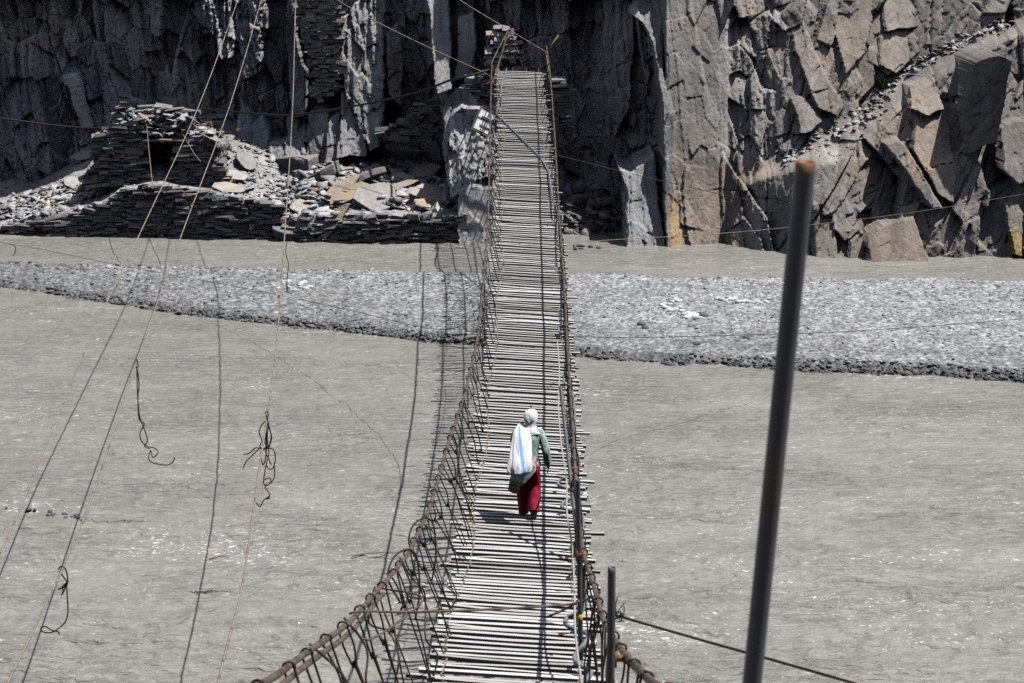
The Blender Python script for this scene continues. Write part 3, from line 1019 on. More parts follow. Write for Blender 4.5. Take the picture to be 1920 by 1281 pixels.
masonry('stone_wall', [(-60, 432), (0, 430), (70, 408), (100, 412), (182, 388), (232, 354), (300, 348), (420, 368), (470, 374), (522, 388), (528, 450), (-60, 446)],
        lambda px: float(bank_front(px)) - .12, 'long dark dry stone retaining wall rising from the river below the ruined hut', 'stone wall', seed=3, zmin=-.3)
masonry('stone_wall', [(530, 432), (560, 420), (600, 424), (640, 408), (700, 404), (760, 406), (880, 404), (882, 462), (530, 462)],
        lambda px: float(bank_front(px)) - .12, 'lower dark dry stone retaining wall beside the grey spur at the waterline', 'stone wall', seed=4, zmin=-.3)
masonry('stone_wall', [(700, 250), (752, 225), (790, 196), (820, 188), (824, 262), (790, 270), (760, 262), (720, 266)],
        lambda px: 67.6, 'dark stepped dry stone wall leaning against the left side of the spur', 'stone wall', seed=5, course=(.09, .17), length=(.2, .55), jit=.1)
masonry('stone_wall', [(556, -40), (634, -40), (640, 60), (642, 170), (590, 196), (578, 110), (560, 70)],
        lambda px: 68.75, 'old mortared stone wall built high into a cleft of the left cliff', 'stone wall', seed=6, course=(.09, .16), length=(.18, .42), jit=.025, tint=(1.1, 1.07, 1.02), tilt=.14)
masonry('landing_wall', [(880, 146), (905, 134), (934, 132), (934, 205), (892, 190), (878, 165)],
        lambda px: 65.25, 'stone landing platform under the left corner of the far bridge end', 'stone wall', seed=7)
masonry('landing_wall', [(1018, 146), (1066, 150), (1070, 205), (1050, 240), (1018, 240)],
        lambda px: 65.9, 'shaded stone landing wall to the right of the far bridge end', 'stone wall', seed=8)
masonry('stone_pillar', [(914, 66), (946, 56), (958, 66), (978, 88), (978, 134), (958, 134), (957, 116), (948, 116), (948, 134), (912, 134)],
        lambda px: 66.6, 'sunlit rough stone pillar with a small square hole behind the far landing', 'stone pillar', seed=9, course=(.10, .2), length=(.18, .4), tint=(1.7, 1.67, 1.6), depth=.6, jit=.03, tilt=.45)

# ------------------------------------------------------------------ ruined hut
hut = empty('stone_hut', ray_point(300, 345, 66.4), 'ruined dry stone hut with a dark doorway and collapsed roof', 'hut')
fy = lambda px: 66.0
mb = MB()
drystone(mb, [(176, 262), (215, 236), (270, 222), (276, 262), (274, 300), (276, 350), (160, 350), (160, 330), (176, 318)], fy, seed=11, course=(.06, .12), jit=.08)
mb.build('front_wall', M['wallstone'], hut)
mb = MB()
drystone(mb, [(332, 266), (390, 262), (418, 300), (424, 352), (328, 352)], fy, seed=12, course=(.06, .12), jit=.08)
mb.build('front_wall', M['wallstone'], hut)
mb = MB()
drystone(mb, [(178, 268), (216, 240), (216, 206), (240, 196), (300, 200), (350, 206), (392, 236), (410, 300), (410, 350), (178, 350)], lambda px: 68.0, seed=13)
mb.build('rear_wall', M['wallstone'], hut)
mb = MB()
rr = random.Random(4)
a0, a1 = ray_point(176, 300, 66.0).x, ray_point(420, 300, 66.0).x
zb0, zb1 = z_at(350, 66.0) - .3, z_at(266, 66.0)
for xw in (a0 + .12, a1 - .3):
    mb = MB()
    z = zb0
    while z < zb1 - (.35 if xw > a0 + 1 else 0):
        ch = rr.uniform(.06, .13); y = 66.3
        while y < 68.2:
            ln = rr.uniform(.2, .5); k = rr.uniform(.6, 1.2)
            random.seed(rr.random())
            mb.box(Matrix.Translation((xw + rr.uniform(-.05, .05), y + ln / 2, z + ch / 2)) @ Matrix.Rotation(rr.gauss(0, .06), 4, 'Z'), .4, ln, ch - .004, .06, (k, k, k))
            y += ln
        z += ch
    mb.build('side_wall', M['wallstone'], hut)
pl = ray_point(274, 264, 65.95); pr = ray_point(334, 264, 65.95)
mb = MB(); mb.tube([pl + Vector((-.12, 0, -.02)), (pl + pr) / 2 + Vector((0, 0, .02)), pr + Vector((.15, 0, 0))], .045, 8)
mb.build('lintel', M['wood'], hut, True)
mb = MB()
mb.box(Matrix.Translation((pl + pr) / 2 + Vector((0, .22, -.02))), 1.5, .3, .08, .05, (.8, .8, .8))
mb.box(Matrix.Translation(Vector(((a0 + a1) / 2 - .2, 67.1, zb1 + .05))) @ Matrix.Rotation(.05, 4, 'X'), 3.9, 1.9, .12, .03, (.8, .8, .8))
r = random.Random(21)
tris = []
for _ in range(230):                           # collapsed roof slates heaped over the doorway
    px = r.uniform(186, 404)
    top = interp(px, [180, 215, 235, 250, 290, 330, 350, 380, 404], [268, 236, 206, 200, 206, 216, 214, 238, 262])
    py = top + (266 - top) * r.random()
    p = ray_point(px, py, r.uniform(66.05, 67.2))
    s = .16 + .5 * r.random() ** 1.7
    V, T = r.choice(FLAT)
    W = (V * s) @ rot_mat(r.gauss(-.1, .3), r.gauss(0, .3), r.uniform(0, 6.28)).T + np.array(p)
    mb.add(W.tolist(), T.tolist(), tint_r(r, .55, 1.25))
mb.build('collapsed_roof', M['rubble'], hut)

# ------------------------------------------------------------------ larger cobbles on the gravel bar, rocks in the river
def cobble_mesh(seed):
    bm = bmesh.new()
    bmesh.ops.create_icosphere(bm, subdivisions=2, radius=.5)
    for v in bm.verts:
        c = v.co.copy()
        v.co = Vector((c.x, c.y * .8, c.z * .55)) * (1 + .35 * float(fbm(np.array(c.x * 1.6 + seed), np.array(c.y * 1.6 + c.z), 2, seed)))
    me = bpy.data.meshes.new('cobble'); bm.to_mesh(me); bm.free()
    me.color_attributes.new('Col', 'FLOAT_COLOR', 'POINT')
    me.materials.append(M['gravel'])
    me.polygons.foreach_set('use_smooth', [True] * len(me.polygons))
    return me


def set_tint(me, t):
    me.color_attributes['Col'].data.foreach_set('color', np.tile(np.array((*t, 1), np.float32), (len(me.vertices), 1)).ravel())


pale = [cobble_mesh(i) for i in range(4)]
for me in pale: set_tint(me, (1.7, 1.7, 1.68))
dark = [cobble_mesh(i + 9) for i in range(3)]
for me in dark: set_tint(me, (.35, .36, .38))


def put_cobble(px, py, s, me, label, group, on='gravel'):
    h = float(water_h(py))
    for _ in range(3):
        p = ray_point(px, py, h)
        z = float(gravel_base(np.array([p.x]), np.array([p.y]))[0][0]) if on == 'gravel' else 0
        v = (py - 640.5) / F
        h = (H - z - .02) * (CT - v * ST) / (v * CT + ST)
    p = ray_point(px, py, h)
    o = bpy.data.objects.new('cobble' if on == 'gravel' else 'river_rock', me)
    COL.objects.link(o)
    o.location = p; o.scale = (s, s, s); o.rotation_euler = (0, 0, random.uniform(0, 6.28))
    tag(o, label, 'stone', group)


random.seed(31)
g1 = 'pale cobbles in the curved row on the gravel bar'
for px, py in [(1244, 573), (1250, 578), (1258, 572), (1262, 566), (1268, 563), (1274, 565), (1256, 583), (1266, 580), (1273, 577), (1280, 584), (1288, 588), (1294, 592), (1300, 588), (1308, 593), (1284, 590), (1291, 597), (1302, 596), (1312, 596)]:
    put_cobble(px + random.uniform(-2, 2), py + random.uniform(-1, 1), random.uniform(.16, .3), random.choice(pale), 'pale cobble in the curved row of larger stones on the gravel bar', g1)
g2 = 'pale cobbles in the straight row near the leaning pole'
for px in (1346, 1353, 1360, 1369, 1376, 1384, 1392, 1398, 1404, 1412, 1419, 1427, 1436):
    put_cobble(px + random.uniform(-2, 2), 560 + (px - 1346) * .11 + random.uniform(-3, 3), random.uniform(.14, .27), random.choice(pale), 'pale cobble in the straight row of stones left of the leaning pole', g2)
g2 = 'light cobbles at the bend in the left gravel'
for k in range(12):
    put_cobble(random.uniform(505, 590), random.uniform(524, 545), random.uniform(.14, .25), random.choice(pale), 'light cobble among coarse stones of the gravel beside the dangling black wire', g2)
put_cobble(1317, 592, .34, dark[0], 'dark grey cobble at the right end of the curved row', g1)
for k, (px, py) in enumerate([(1202, 608), (1210, 615), (1306, 645), (1400, 634)]):
    put_cobble(px, py, .24, dark[k % 3], 'small black stone lying alone on the gravel bar', 'single dark stones on the gravel bar')
for k in range(16):
    px = random.choice([random.uniform(2, 40), random.uniform(50, 75), random.uniform(85, 130), random.uniform(130, 162)])
    put_cobble(px, 948 + px * .16 + random.uniform(-6, 6), random.uniform(.04, .13), dark[k % 3], 'small dark rock breaking the river surface in the line at lower left', 'dark rocks breaking the river surface', 'river')
for k in range(9):
    put_cobble(random.uniform(1075, 1130), 462 + random.uniform(-2, 5), random.uniform(.10, .22), dark[k % 3], 'dark rock at the far waterline right of the bridge', 'rocks at the far waterline', 'river')


# ------------------------------------------------------------------ grass tufts on the ledge
def tuft(px, py, n, hgt, label):
    hit = None
    for hh in np.arange(59.5, 68, .05):
        p = ray_point(px, py, hh)
        if p.y > cliff_y(p.x, p.z): break
    mb = MB()
    r = random.Random(int(px))
    p = p + Vector((0, -.06, -.06))
    for _ in range(n):
        a = r.uniform(0, 6.28); l = hgt * r.uniform(.5, 1)
        b = p + Vector((r.gauss(0, .10), r.gauss(0, .06), 0))
        d = Vector((math.cos(a), math.sin(a) * .7, 0))
        q = b + d * l * .3 + Vector((0, 0, l * .6)); e = b + d * l * .7 + Vector((0, 0, l * .85))
        s = Vector((-d.y, d.x, 0)) * .012
        k = r.uniform(.6, 1.5)
        mb.add([b - s, b + s, q + s * .8, q - s * .8, e], [[0, 1, 2, 3], [3, 2, 4]], (k, k, k))
    o = mb.build('grass_tuft', M['grass'])
    tag(o, label, 'grass')


tuft(1653, 160, 150, .42, 'larger green grass tuft on the rock ledge of the right cliff')
tuft(1612, 204, 90, .3, 'smaller green grass tuft lower down the rock ledge')

# ------------------------------------------------------------------ painted marks on the rock
def strokes(name, lines, r_, mat, label, h0):
    mb = MB()
    for ln in lines:
        P = []
        for px, py in ln:
            q = None
            for hh in np.arange(h0 - 4, h0 + 4, .05):
                q = ray_point(px, py, hh)
                if q.y > cliff_y(q.x, q.z): break
            P.append(q + Vector((0, -.03, 0)))
        mb.tube(P, r_, 5, 3)
    o = mb.build(name, mat)
    tag(o, label, 'graffiti')


strokes('graffiti', [[(43, 106), (38, 105), (35, 108), (39, 110), (41, 113), (36, 115)], [(41, 113), (46, 116), (46, 106)]],
        .012, M['whitepaint'], 'faint white letters chalked above the script on the dark left cliff', 70.2)
strokes('graffiti', [[(24, 118), (24, 128), (28, 127)],
                     [(53, 118), (52, 124), (47, 126), (44, 122)], [(44, 122), (40, 126), (36, 125), (34, 119)], [(33, 125), (28, 127), (26, 122), (29, 121)], [(20, 122), (18, 129)], [(12, 122), (10, 129), (5, 130)]],
        .012, M['whitepaint'], 'faint white line of script chalked on the dark left cliff', 70.2)
strokes('graffiti', [[(996, 82), (999, 77), (1002, 83)], [(1004, 78), (1004, 84), (1008, 84)]], .02, M['bluepaint'], 'small blue paint mark on the shaded rock behind the far landing', 68.2)

# ------------------------------------------------------------------ white board hanging beside the far end
bp = ray_point(908, 228, 64.1)
bd = empty('white_board', bp, 'white panelled board with dark cross bars hung beside the far bridge end', 'board')
Mb = Matrix.Translation(bp) @ Matrix.Rotation(math.radians(26), 4, 'Y') @ Matrix.Rotation(math.radians(-40), 4, 'X')
mb = MB(); mb.box(Mb, .62, .04, .98)
mb.build('frame', M['black'], bd)
mb = MB()
for (x, z, sx, sz) in ((-.0, .23, .50, .34), (-.07, -.22, .34, .38), (.20, -.22, .12, .38)):
    mb.box(Mb @ Matrix.Translation((x, -.025, z)), sx, .02, sz)
mb.build('panel', M['white'], bd)
# ================================================================== THE HANGING BRIDGE
LOW_H, LOW_Z = 36.0, H - 8.95


def deck_z(h):
    k = .0046 if h < LOW_H else .0027
    return LOW_Z + k * (h - LOW_H) ** 2


EH = [4, 10, 17.3, 25.5, 33, 44.5, 55, 66]
EL_ = [-.92, -.88, -.82, -.65, -.55, -.41, -.42, -.52]
ER_ = [.70, .74, .83, 1.04, 1.15, 1.24, 1.16, .98]


def deck_edges(h):
    return float(interp(h, EH, EL_)), float(interp(h, EH, ER_))


def deck_roll(h):
    return float(interp(h, [10, 45, 65], [.068, .062, .03]))


def deck_pt(h, x, dz=0):
    l, r_ = deck_edges(h)
    return Vector((x, h, deck_z(h) + ((l + r_) / 2 - x) * deck_roll(h) + dz))


def deck_h(py, px=985):
    """distance at which the deck is seen in row py"""
    lo, hi = 8, 65.5
    for _ in range(40):
        m = (lo + hi) / 2
        x = 0
        q = deck_pt(m, (px - 960) / F * (m * CT + 8 * ST))
        if to_px(q.x, q.y, q.z)[1] > py: lo = m
        else: hi = m
    return (lo + hi) / 2


RAIL_L = [(2.5, -2.1, 8.5), (5, -1.9, 8.95), (8, -1.52, 8.45), (10, -1.32, 7.70), (13, -1.15, 6.86), (16, -1.02, 6.11), (18, -.98, 5.62), (21, -.93, 5.0),
          (25.5, -.83, deck_z(25.5) + .98), (29, -.70, deck_z(29) + .97), (33, -.60, deck_z(33) + .97), (38, -.56, deck_z(38) + .97), (44.5, -.54, deck_z(44.5) + .97),
          (52, -.58, deck_z(52) + .98), (58, -.62, deck_z(58) + .85), (62, -.64, deck_z(62) + .75), (64.6, -.64, deck_z(64.6) + .55), (65.4, -.13, deck_z(65.4) + 1.32)]
RAIL_R = [(2.5, 1.35, 8.4), (5, 1.1, 8.9), (8, .88, 8.45), (10, .76, 7.70), (11.5, .70, 7.24), (14, .68, 6.51), (18, .687, 5.59), (21, .73, 4.98),
          (25.5, .82, deck_z(25.5) + .97), (29, .88, deck_z(29) + .96), (33, .94, deck_z(33) + .96), (38, 1.02, deck_z(38) + .96), (44.5, 1.07, deck_z(44.5) + .97),
          (52, 1.14, deck_z(52) + .98), (58, 1.17, deck_z(58) + .99), (62, 1.16, deck_z(62) + .98), (65.3, 1.12, deck_z(65.3) + .85)]


def rail(R, h):
    a = np.array([(p[0], p[1], p[2]) for p in R])
    return Vector((float(interp(h, a[:, 0], a[:, 1])), h, float(interp(h, a[:, 0], a[:, 2]))))


bridge = empty('suspension_bridge', (0, 36, deck_z(36)), 'long narrow hanging footbridge of bleached planks with rusty cable handrails', 'bridge')

# ---- planks
r = random.Random(77)
mb = MB()
h = 6.2
while h < 65.3:
    l, rr_ = deck_edges(h)
    a = l + r.gauss(0, .035) - (.10 if r.random() < .06 else 0)
    b = rr_ + r.gauss(0, .045) + (r.uniform(.05, .2) if r.random() < .06 else 0)
    sp = float(interp(h, [16, 22, 33, 60], [.160, .173, .187, .197]))
    w_ = sp * r.uniform(.23, .38)
    if r.random() < .05: w_ *= 1.5
    slope = (deck_z(h + .1) - deck_z(h - .1)) / .2
    k = r.uniform(.72, 1.06)
    t = (k, k * .985, k * .96) if r.random() < .85 else (k * .72, k * .69, k * .65)
    mid = (a + b) / 2
    m = Matrix.Translation(deck_pt(h, mid, r.gauss(0, .006))) @ Matrix.Rotation(deck_roll(h) + r.gauss(0, .006), 4, 'Y') @ Matrix.Rotation(max(0, math.atan(slope)) * .5 + .015 + r.gauss(0, .03), 4, 'X') @ Matrix.Rotation(r.gauss(0, .009), 4, 'Z')
    # each plank in three lengths so that it can warp a little
    n = 4
    vs = []
    th = r.uniform(.03, .045)
    bow = r.gauss(0, .012); warp = r.gauss(0, .015)
    for i in range(n + 1):
        f = i / n - .5
        ww = w_ * (1 + r.gauss(0, .05))
        y0 = bow * (f * f * 4 - .3)
        for (yy, zz) in ((-.5, -.5), (.5, -.5), (.5, .5), (-.5, .5)):
            vs.append(m @ Vector((f * (b - a), yy * ww + y0, zz * th + warp * (f * f * 4 - .3))))
    fs = [[0, 1, 2, 3], [n * 4 + 3, n * 4 + 2, n * 4 + 1, n * 4]]
    for i in range(n):
        for q in range(4):
            q2 = (q + 1) % 4
            fs.append([i * 4 + q2, i * 4 + q, (i + 1) * 4 + q, (i + 1) * 4 + q2])
    mb.add(vs, fs, t)
    h += sp * r.gauss(1, .10) * (1.25 if r.random() < .03 else 1)
mb.build('deck', M['plank'], bridge)

# ---- cables under the deck
for f in (.05, .36, .66, .93):
    mb = MB()
    P = []
    for h in np.arange(4, 66.5, 1.0):
        l, rr_ = deck_edges(h)
        P.append(deck_pt(h, l + (rr_ - l) * f, -.042))
    mb.tube(P, .017, 6)
    mb.build('deck_cable', M['cable'], bridge, True)

# ---- handrail cables
def rail_obj(R, dz, dx, h0, h1, rad):
    mb = MB()
    P = [rail(R, h) + Vector((dx, 0, dz + .012 * math.sin(h * 1.3))) for h in np.arange(h0, h1, .6)] + [rail(R, h1) + Vector((dx, 0, dz))]
    mb.tube(P, rad, 8, 2)
    mb.build('handrail_cable', M['cable'], bridge, True)


rail_obj(RAIL_L, 0, 0, 2.5, 65.4, .021)
rail_obj(RAIL_R, 0, 0, 2.5, 65.3, .021)
rail_obj(RAIL_L, -.068, .012, 2.5, 15.2, .020)
rail_obj(RAIL_R, -.05, .03, 2.5, 11.4, .019)


# ---- hangers
def hanger(mb, R, side, h, r):
    top = rail(R, h)
    l, rr_ = deck_edges(h)
    bot = deck_pt(h + r.uniform(-.22, .22), (l + .13 + r.uniform(-.03, .03)) if side < 0 else (rr_ - .16 + r.uniform(-.03, .03)), .02)
    rad = .0082 if h < 24 else .0095
    d = bot - top
    # ring over the handrail
    ring = []
    for i in range(11):
        a = math.pi * (-.15 + 1.3 * i / 10)
        ring.append(top + Vector((math.cos(a) * .036, r.uniform(-.01, .01), math.sin(a) * .036)))
    knot = top + d * r.uniform(.16, .42) + Vector((r.gauss(0, .025), r.gauss(0, .03), 0))
    lo = top + d * r.uniform(.6, .8) + Vector((r.gauss(0, .03), r.gauss(0, .04), 0))
    near = h < 26
    sm = 3 if near else 1
    mb.tube([knot + Vector((.012, 0, -.03))] + [ring[0] + (knot - ring[0]) * .5 + Vector((r.gauss(.012, .012), 0, 0))] + ring + [ring[-1] + (knot - ring[-1]) * .5 + Vector((r.gauss(-.012, .012), 0, 0))] + [knot + Vector((-.008, 0, -.03))], rad, 5 if near else 4, sm)
    if near:
        off = Vector((r.gauss(0, .012), r.gauss(0, .012), 0))
        mb.tube([knot + Vector((.006, 0, .02)), lo + off, bot], rad, 5, sm)
        if r.random() < .6:
            mb.tube([knot + Vector((-.012, .005, .02)), lo - off + Vector((.016, 0, 0)), bot + Vector((.03, .04, 0))], rad * .9, 5, sm)
        # wrapped tie with loose ends
        for _ in range(3):
            e = knot + Vector((r.uniform(-.045, .045), r.uniform(-.03, .03), r.uniform(-.05, .05)))
            mb.tube([knot + Vector((0, 0, r.uniform(-.03, .03))), e], rad * 1.2, 4)
        mb.tube([bot + Vector((0, 0, .05)), bot + Vector((r.uniform(-.06, .06), -.04, r.uniform(.02, .09)))], rad * 1.1, 4)
    else:
        mb.tube([knot, lo, bot], rad, 4)
        mb.tube([knot, knot + Vector((r.uniform(-.05, .05), -.02, -.07))], rad * 1.1, 4)
        mb.tube([bot, bot + Vector((r.uniform(-.05, .05), -.03, .06))], rad * 1.2, 4)


r = random.Random(8)
hs = []
for R, side in ((RAIL_L, -1), (RAIL_R, 1)):
    h = 8.0
    while h < 63.5:
        hs.append((h + r.uniform(-.1, .1), R, side))
        h += r.uniform(.62, 1.0) if h < 30 else r.uniform(.9, 1.15)
hs.sort(key=lambda t: t[0])
for h, R, side in hs[:100]:
    mb = MB(); hanger(mb, R, side, h, r)
    mb.build('hanger', M['wire'], bridge, True)
mb = MB()
for h, R, side in hs[100:]:
    hanger(mb, R, side, h, r)
o = mb.build('hanger', M['wire'], bridge); o['kind'] = 'stuff'

# loose bends of old reinforcing wire tied among the left hangers, and the wire laced along the plank ends
r = random.Random(12)
for h in (9.8, 11.6, 13.1, 15.0, 17.2, 20.1):
    t = rail(RAIL_L, h); b = deck_pt(h - .2, deck_edges(h)[0] + .1)
    P = [t + Vector((-.03, 0, .03))]
    n = 6
    for i in range(1, n):
        q = t + (b - t) * (i / n)
        P.append(q + Vector((r.gauss(.02, .06), r.gauss(0, .16), r.gauss(0, .04))))
    P.append(b)
    mb = MB(); mb.tube(P, .009, 5, 4)
    mb.build('loose_wire', M['cable'] if r.random() < .4 else M['wire'], bridge, True)
for h in (17.0, 19.6):                 # arched loops standing out over the rail
    t = rail(RAIL_L, h)
    P = [t + Vector((0, -.25, -.28)), t + Vector((-.10, -.28, -.05)), t + Vector((-.06, -.15, .10)), t + Vector((.06, 0, .13)), t + Vector((.14, .1, 0)), t + Vector((.16, .05, -.30)), t + Vector((.12, 0, -.55))]
    mb = MB(); mb.tube(P, .010, 5, 5)
    mb.build('loose_wire', M['wire'], bridge, True)
for side in (-1, 1):
    mb = MB()
    P = []
    for i, h in enumerate(np.arange(9, 64, .112)):
        l, rr_ = deck_edges(h)
        x = (l + .17 + .05 * math.sin(h * .9)) if side < 0 else (rr_ - .22 + .04 * math.sin(h * 1.1))
        P.append(deck_pt(h, x + (.025 if i % 2 else -.02) + r.gauss(0, .008), (.034 if i % 2 else .012) + r.gauss(0, .004)))
    mb.tube(P, .0065, 4)
    mb.build('lacing_wire', M['oldcable'], bridge)

# wire strained across the walkway
a, b = rail(RAIL_L, 13.4), rail(RAIL_R, 15.2)
mb = MB()
c0, c1 = ray_point(765, 1148, 14.6), ray_point(1075, 1132, 15.6)
mb.tube([a + Vector((-.03, 0, .02)), a + Vector((.06, .1, .0)), c0, (c0 + c1) / 2 + Vector((0, 0, -.012)), c1, b + Vector((.03, 0, .03))], .0095, 6, 4)
mb.tube([a + Vector((-.03, .3, -.2)), a + Vector((.1, .1, -.22)), c0 + Vector((0, 0, -.02)), c0 + Vector((.1, .2, .05)), rail(RAIL_L, 15.1)], .009, 6, 4)
mb.tube([c1 + Vector((.05, 0, .03)), c1 + Vector((-.03, 0, -.03)), c1 + Vector((-.22, -.05, -.10))], .0115, 6, 2)
mb.build('cross_wire', M['cable'], bridge, True)
# clamps where the posts meet the handrail
for h, R in ((11.45, RAIL_R), (18.0, RAIL_R), (23.6, RAIL_R)):
    q = rail(R, h)
    mb = MB()
    mb.tube([q + Vector((-.09, -.02, .0)), q + Vector((.03, -.02, .0))], .022, 8)
    mb.tube([q + Vector((0, -.05, .005)), q + Vector((0, .05, -.005))], .031, 8)
    mb.tube([q + Vector((-.07, -.04, .05)), q + Vector((-.07, -.04, -.05))], .012, 6)
    mb.build('clamp', M['rust'], bridge, True)


# ------------------------------------------------------------------ steel posts
def post(top, bot, rad, label, rust=None, band=None):
    e = empty('steel_post', bot, label, 'post', 'steel tube posts along the right handrail')
    d = (bot - top)
    mb = MB()
    P = [top + d * t for t in np.linspace(.024 / d.length, 1, 8)]
    mb.tube(P, rad, 20, cap=False)
    mb.build('tube', M['steel'], e, True)
    mb = MB()                                       # open end of the tube
    n = 20
    ax = d.normalized(); u = ax.cross(Vector((0, 1, 0))).normalized(); v = ax.cross(u)
    vs, fs = [], []
    for q, rr_ in ((0, 1.0), (.026, 1.006), (0, .8), (.06, .8)):
        for k in range(n):
            an = 6.2832 * k / n
            vs.append(top + ax * q + (u * math.cos(an) + v * math.sin(an)) * rad * rr_)
    for k in range(n):
        k2 = (k + 1) % n
        fs += [[k, k2, n + k2, n + k], [2 * n + k, 2 * n + k2, k2, k], [3 * n + k, 3 * n + k2, 2 * n + k2, 2 * n + k]]
    mb.add(vs, fs)
    mb.build('rusty_end' if rust else 'open_end', M['rust'] if rust else M['steel'], e, True)
    if band:
        mb = MB()
        mb.tube([top + d * band, top + d * (band + .045)], rad * 1.03, 20)
        mb.build('tape_band', M['yellow'], e, True)
    return e


tp = ray_point(1511, 303, 5.0); q = ray_point(1410, 1281, 5.05)
post(tp, q + (q - tp) * 1.7, .0265, 'long blurred steel pole leaning close to the viewer with a rusty orange tip', rust=True)
tp = ray_point(1147, 1064, 11.4); q = ray_point(1147, 1281, 11.4)
post(tp, Vector((q.x, 11.4, float(near_z(np.array(q.x), np.array(11.4))) - .3)), .0245, 'short upright steel post clamped to the right handrail near the bottom edge')
tp = ray_point(1083, 898, 18.0); q = ray_point(1090, 1281, 18.0)
post(tp, q + (q - tp) * .04, .0245, 'upright steel post with a yellow tape band standing at the deck edge', band=.63)
tp = ray_point(1051, 725, 24.2); q = ray_point(1084, 1028, 22.6)
post(tp, q, .023, 'slanting steel post lashed to the handrail just beyond the walking person')

# ------------------------------------------------------------------ grey hose along the bridge
P = []
for px, py in ((950, 128), (946, 146), (940, 160), (939, 178), (933, 200), (932, 218), (942, 228), (960, 246), (982, 268), (1004, 290), (1020, 310), (1032, 334)):
    h = deck_h(py, px)
    dep = h * CT + (H - deck_z(h)) * ST
    P.append(deck_pt(h, (px - 960) / F * dep, .055))
bul = [(1052, 420), (1050, 505), (1054, 520), (1047, 632), (1056, 730), (1055, 848), (1047, 925), (1054, 968), (1070, 1050), (1072, 1088), (1060, 1192), (1076, 1262), (1080, 1330)]
for i, (px, py) in enumerate(bul):                # it bulges onto the walkway between the hangers it is threaded through
    h = deck_h(py, px)
    l, rr_ = deck_edges(h)
    dep = h * CT + (H - deck_z(h)) * ST
    x = (px - 960) / F * dep
    if i == 0:
        P += [deck_pt(h + 5, deck_edges(h + 5)[1] - .18, .12), deck_pt(h + 2, deck_edges(h + 2)[1] - .16, .16)]
    st = .26 if h < 30 else .4
    P += [deck_pt(h + st, rr_ - .13, .26), deck_pt(h + st * .35, x + .02, .17), deck_pt(h - st * .35, x + .02, .13), deck_pt(h - st, rr_ - .12, .10)]
mb = MB(); mb.tube(P, .024, 10, 5)
o = mb.build('hose', M['hose'], None, True)
tag(o, 'grey plastic hose crossing the far deck and winding along the right handrail', 'hose')

P = [ray_point(px, py, h) for px, py, h in ((1045, 640, 32.5), (1049, 700, 30.0), (1047, 760, 28), (1052, 830, 25.2), (1062, 900, 23.2), (1063, 960, 22), (1072, 1020, 20.3), (1077, 1100, 18.2), (1079, 1190, 17), (1092, 1290, 15.8))]
mb = MB(); mb.tube(P, .011, 6, 6)
o = mb.build('rope', M['rope'], None, True)
tag(o, 'pale thin rope strung along the inside of the right handrail', 'rope')

# ------------------------------------------------------------------ poles at the far end
lp = empty('wooden_pole', ray_point(923, 150, 65.0), 'slanting thin pole at the left corner of the far bridge end', 'pole', 'thin poles at the far bridge end')
mb = MB(); mb.tube([ray_point(922, 162, 65.0), ray_point(931, 132, 65.2), ray_point(942, 96, 65.35), ray_point(954, 54, 65.5)], [.04, .028], 7, 3)
mb.build('shaft', M['wood'], lp, True)
mb = MB()
mb.tube([ray_point(928, 140, 65.2), ray_point(916, 100, 65.6), ray_point(913, 78, 65.8), ray_point(922, 62, 66)], .014, 5, 4)
mb.tube([ray_point(940, 98, 65.3), ray_point(956, 112, 65.5), ray_point(968, 96, 65.7), ray_point(955, 58, 65.5)], .014, 5, 4)
mb.tube([ray_point(950, 60, 65.48), ray_point(958, 56, 65.48)], .05, 6)
mb.build('lashing', M['wire'], lp, True)
rp = empty('wooden_pole', ray_point(1028, 150, 65.2), 'upright forked pole at the right corner of the far bridge end', 'pole', 'thin poles at the far bridge end')
mb = MB(); mb.tube([ray_point(1030, 175, 65.1), ray_point(1027, 130, 65.3), ray_point(1025, 98, 65.4)], [.04, .033], 7)
mb.build('shaft', M['wood'], rp, True)
mb = MB(); mb.tube([ray_point(1024, 104, 65.38), ray_point(1035, 84, 65.4), ray_point(1047, 66, 65.4)], [.034, .02], 7)
mb.build('fork', M['wood'], rp, True)


# ------------------------------------------------------------------ old cables left of the bridge and what hangs from them
def line(name, P, rad, mat, label, cat, group=None, k=8, seg=6):
    mb = MB(); mb.tube(P, rad, seg, k)
    o = mb.build(name, mat, None, True)
    tag(o, label, cat, group)
    return o


def cable_pts(px, xs):
    """px: (px, py, h) along the photo line, joined by ends out of the picture"""
    return [ray_point(*p) for p in px]


G = 'old steel cables hanging beside the bridge'
c3 = [Vector((-1.9, 8, 6.3)), Vector((-2.35, 13, 5.1)), Vector((-2.9, 18.4, 4.16)), Vector((-3.3, 23, 3.42)), Vector((-3.77, 28, 3.02)), Vector((-4.4, 36, 3.15)), Vector((-5.16, 44.7, 4.0)), Vector((-5.95, 54, 5.6)), Vector((-6.65, 62, 7.9)), Vector((-7.2, 69.5, 10.6))]
line('steel_cable', c3, .0135, M['oldcable'], 'rusty cable nearest the bridge on its left, carrying a thick wire bundle', 'cable', G)
c2 = [Vector((-3.4, 9, 6.0)), Vector((-4.2, 13, 5.1)), Vector((-5.0, 18.4, 4.10)), Vector((-5.6, 23, 3.4)), Vector((-6.18, 28, 2.95)), Vector((-6.95, 36, 3.1)), Vector((-7.44, 44.7, 4.0)), Vector((-7.66, 54, 5.6)), Vector((-7.72, 62, 7.9)), Vector((-7.75, 70, 10.6))]
line('steel_cable', c2, .0135, M['oldcable'], 'middle rusty cable of the three left of the bridge', 'cable', G)
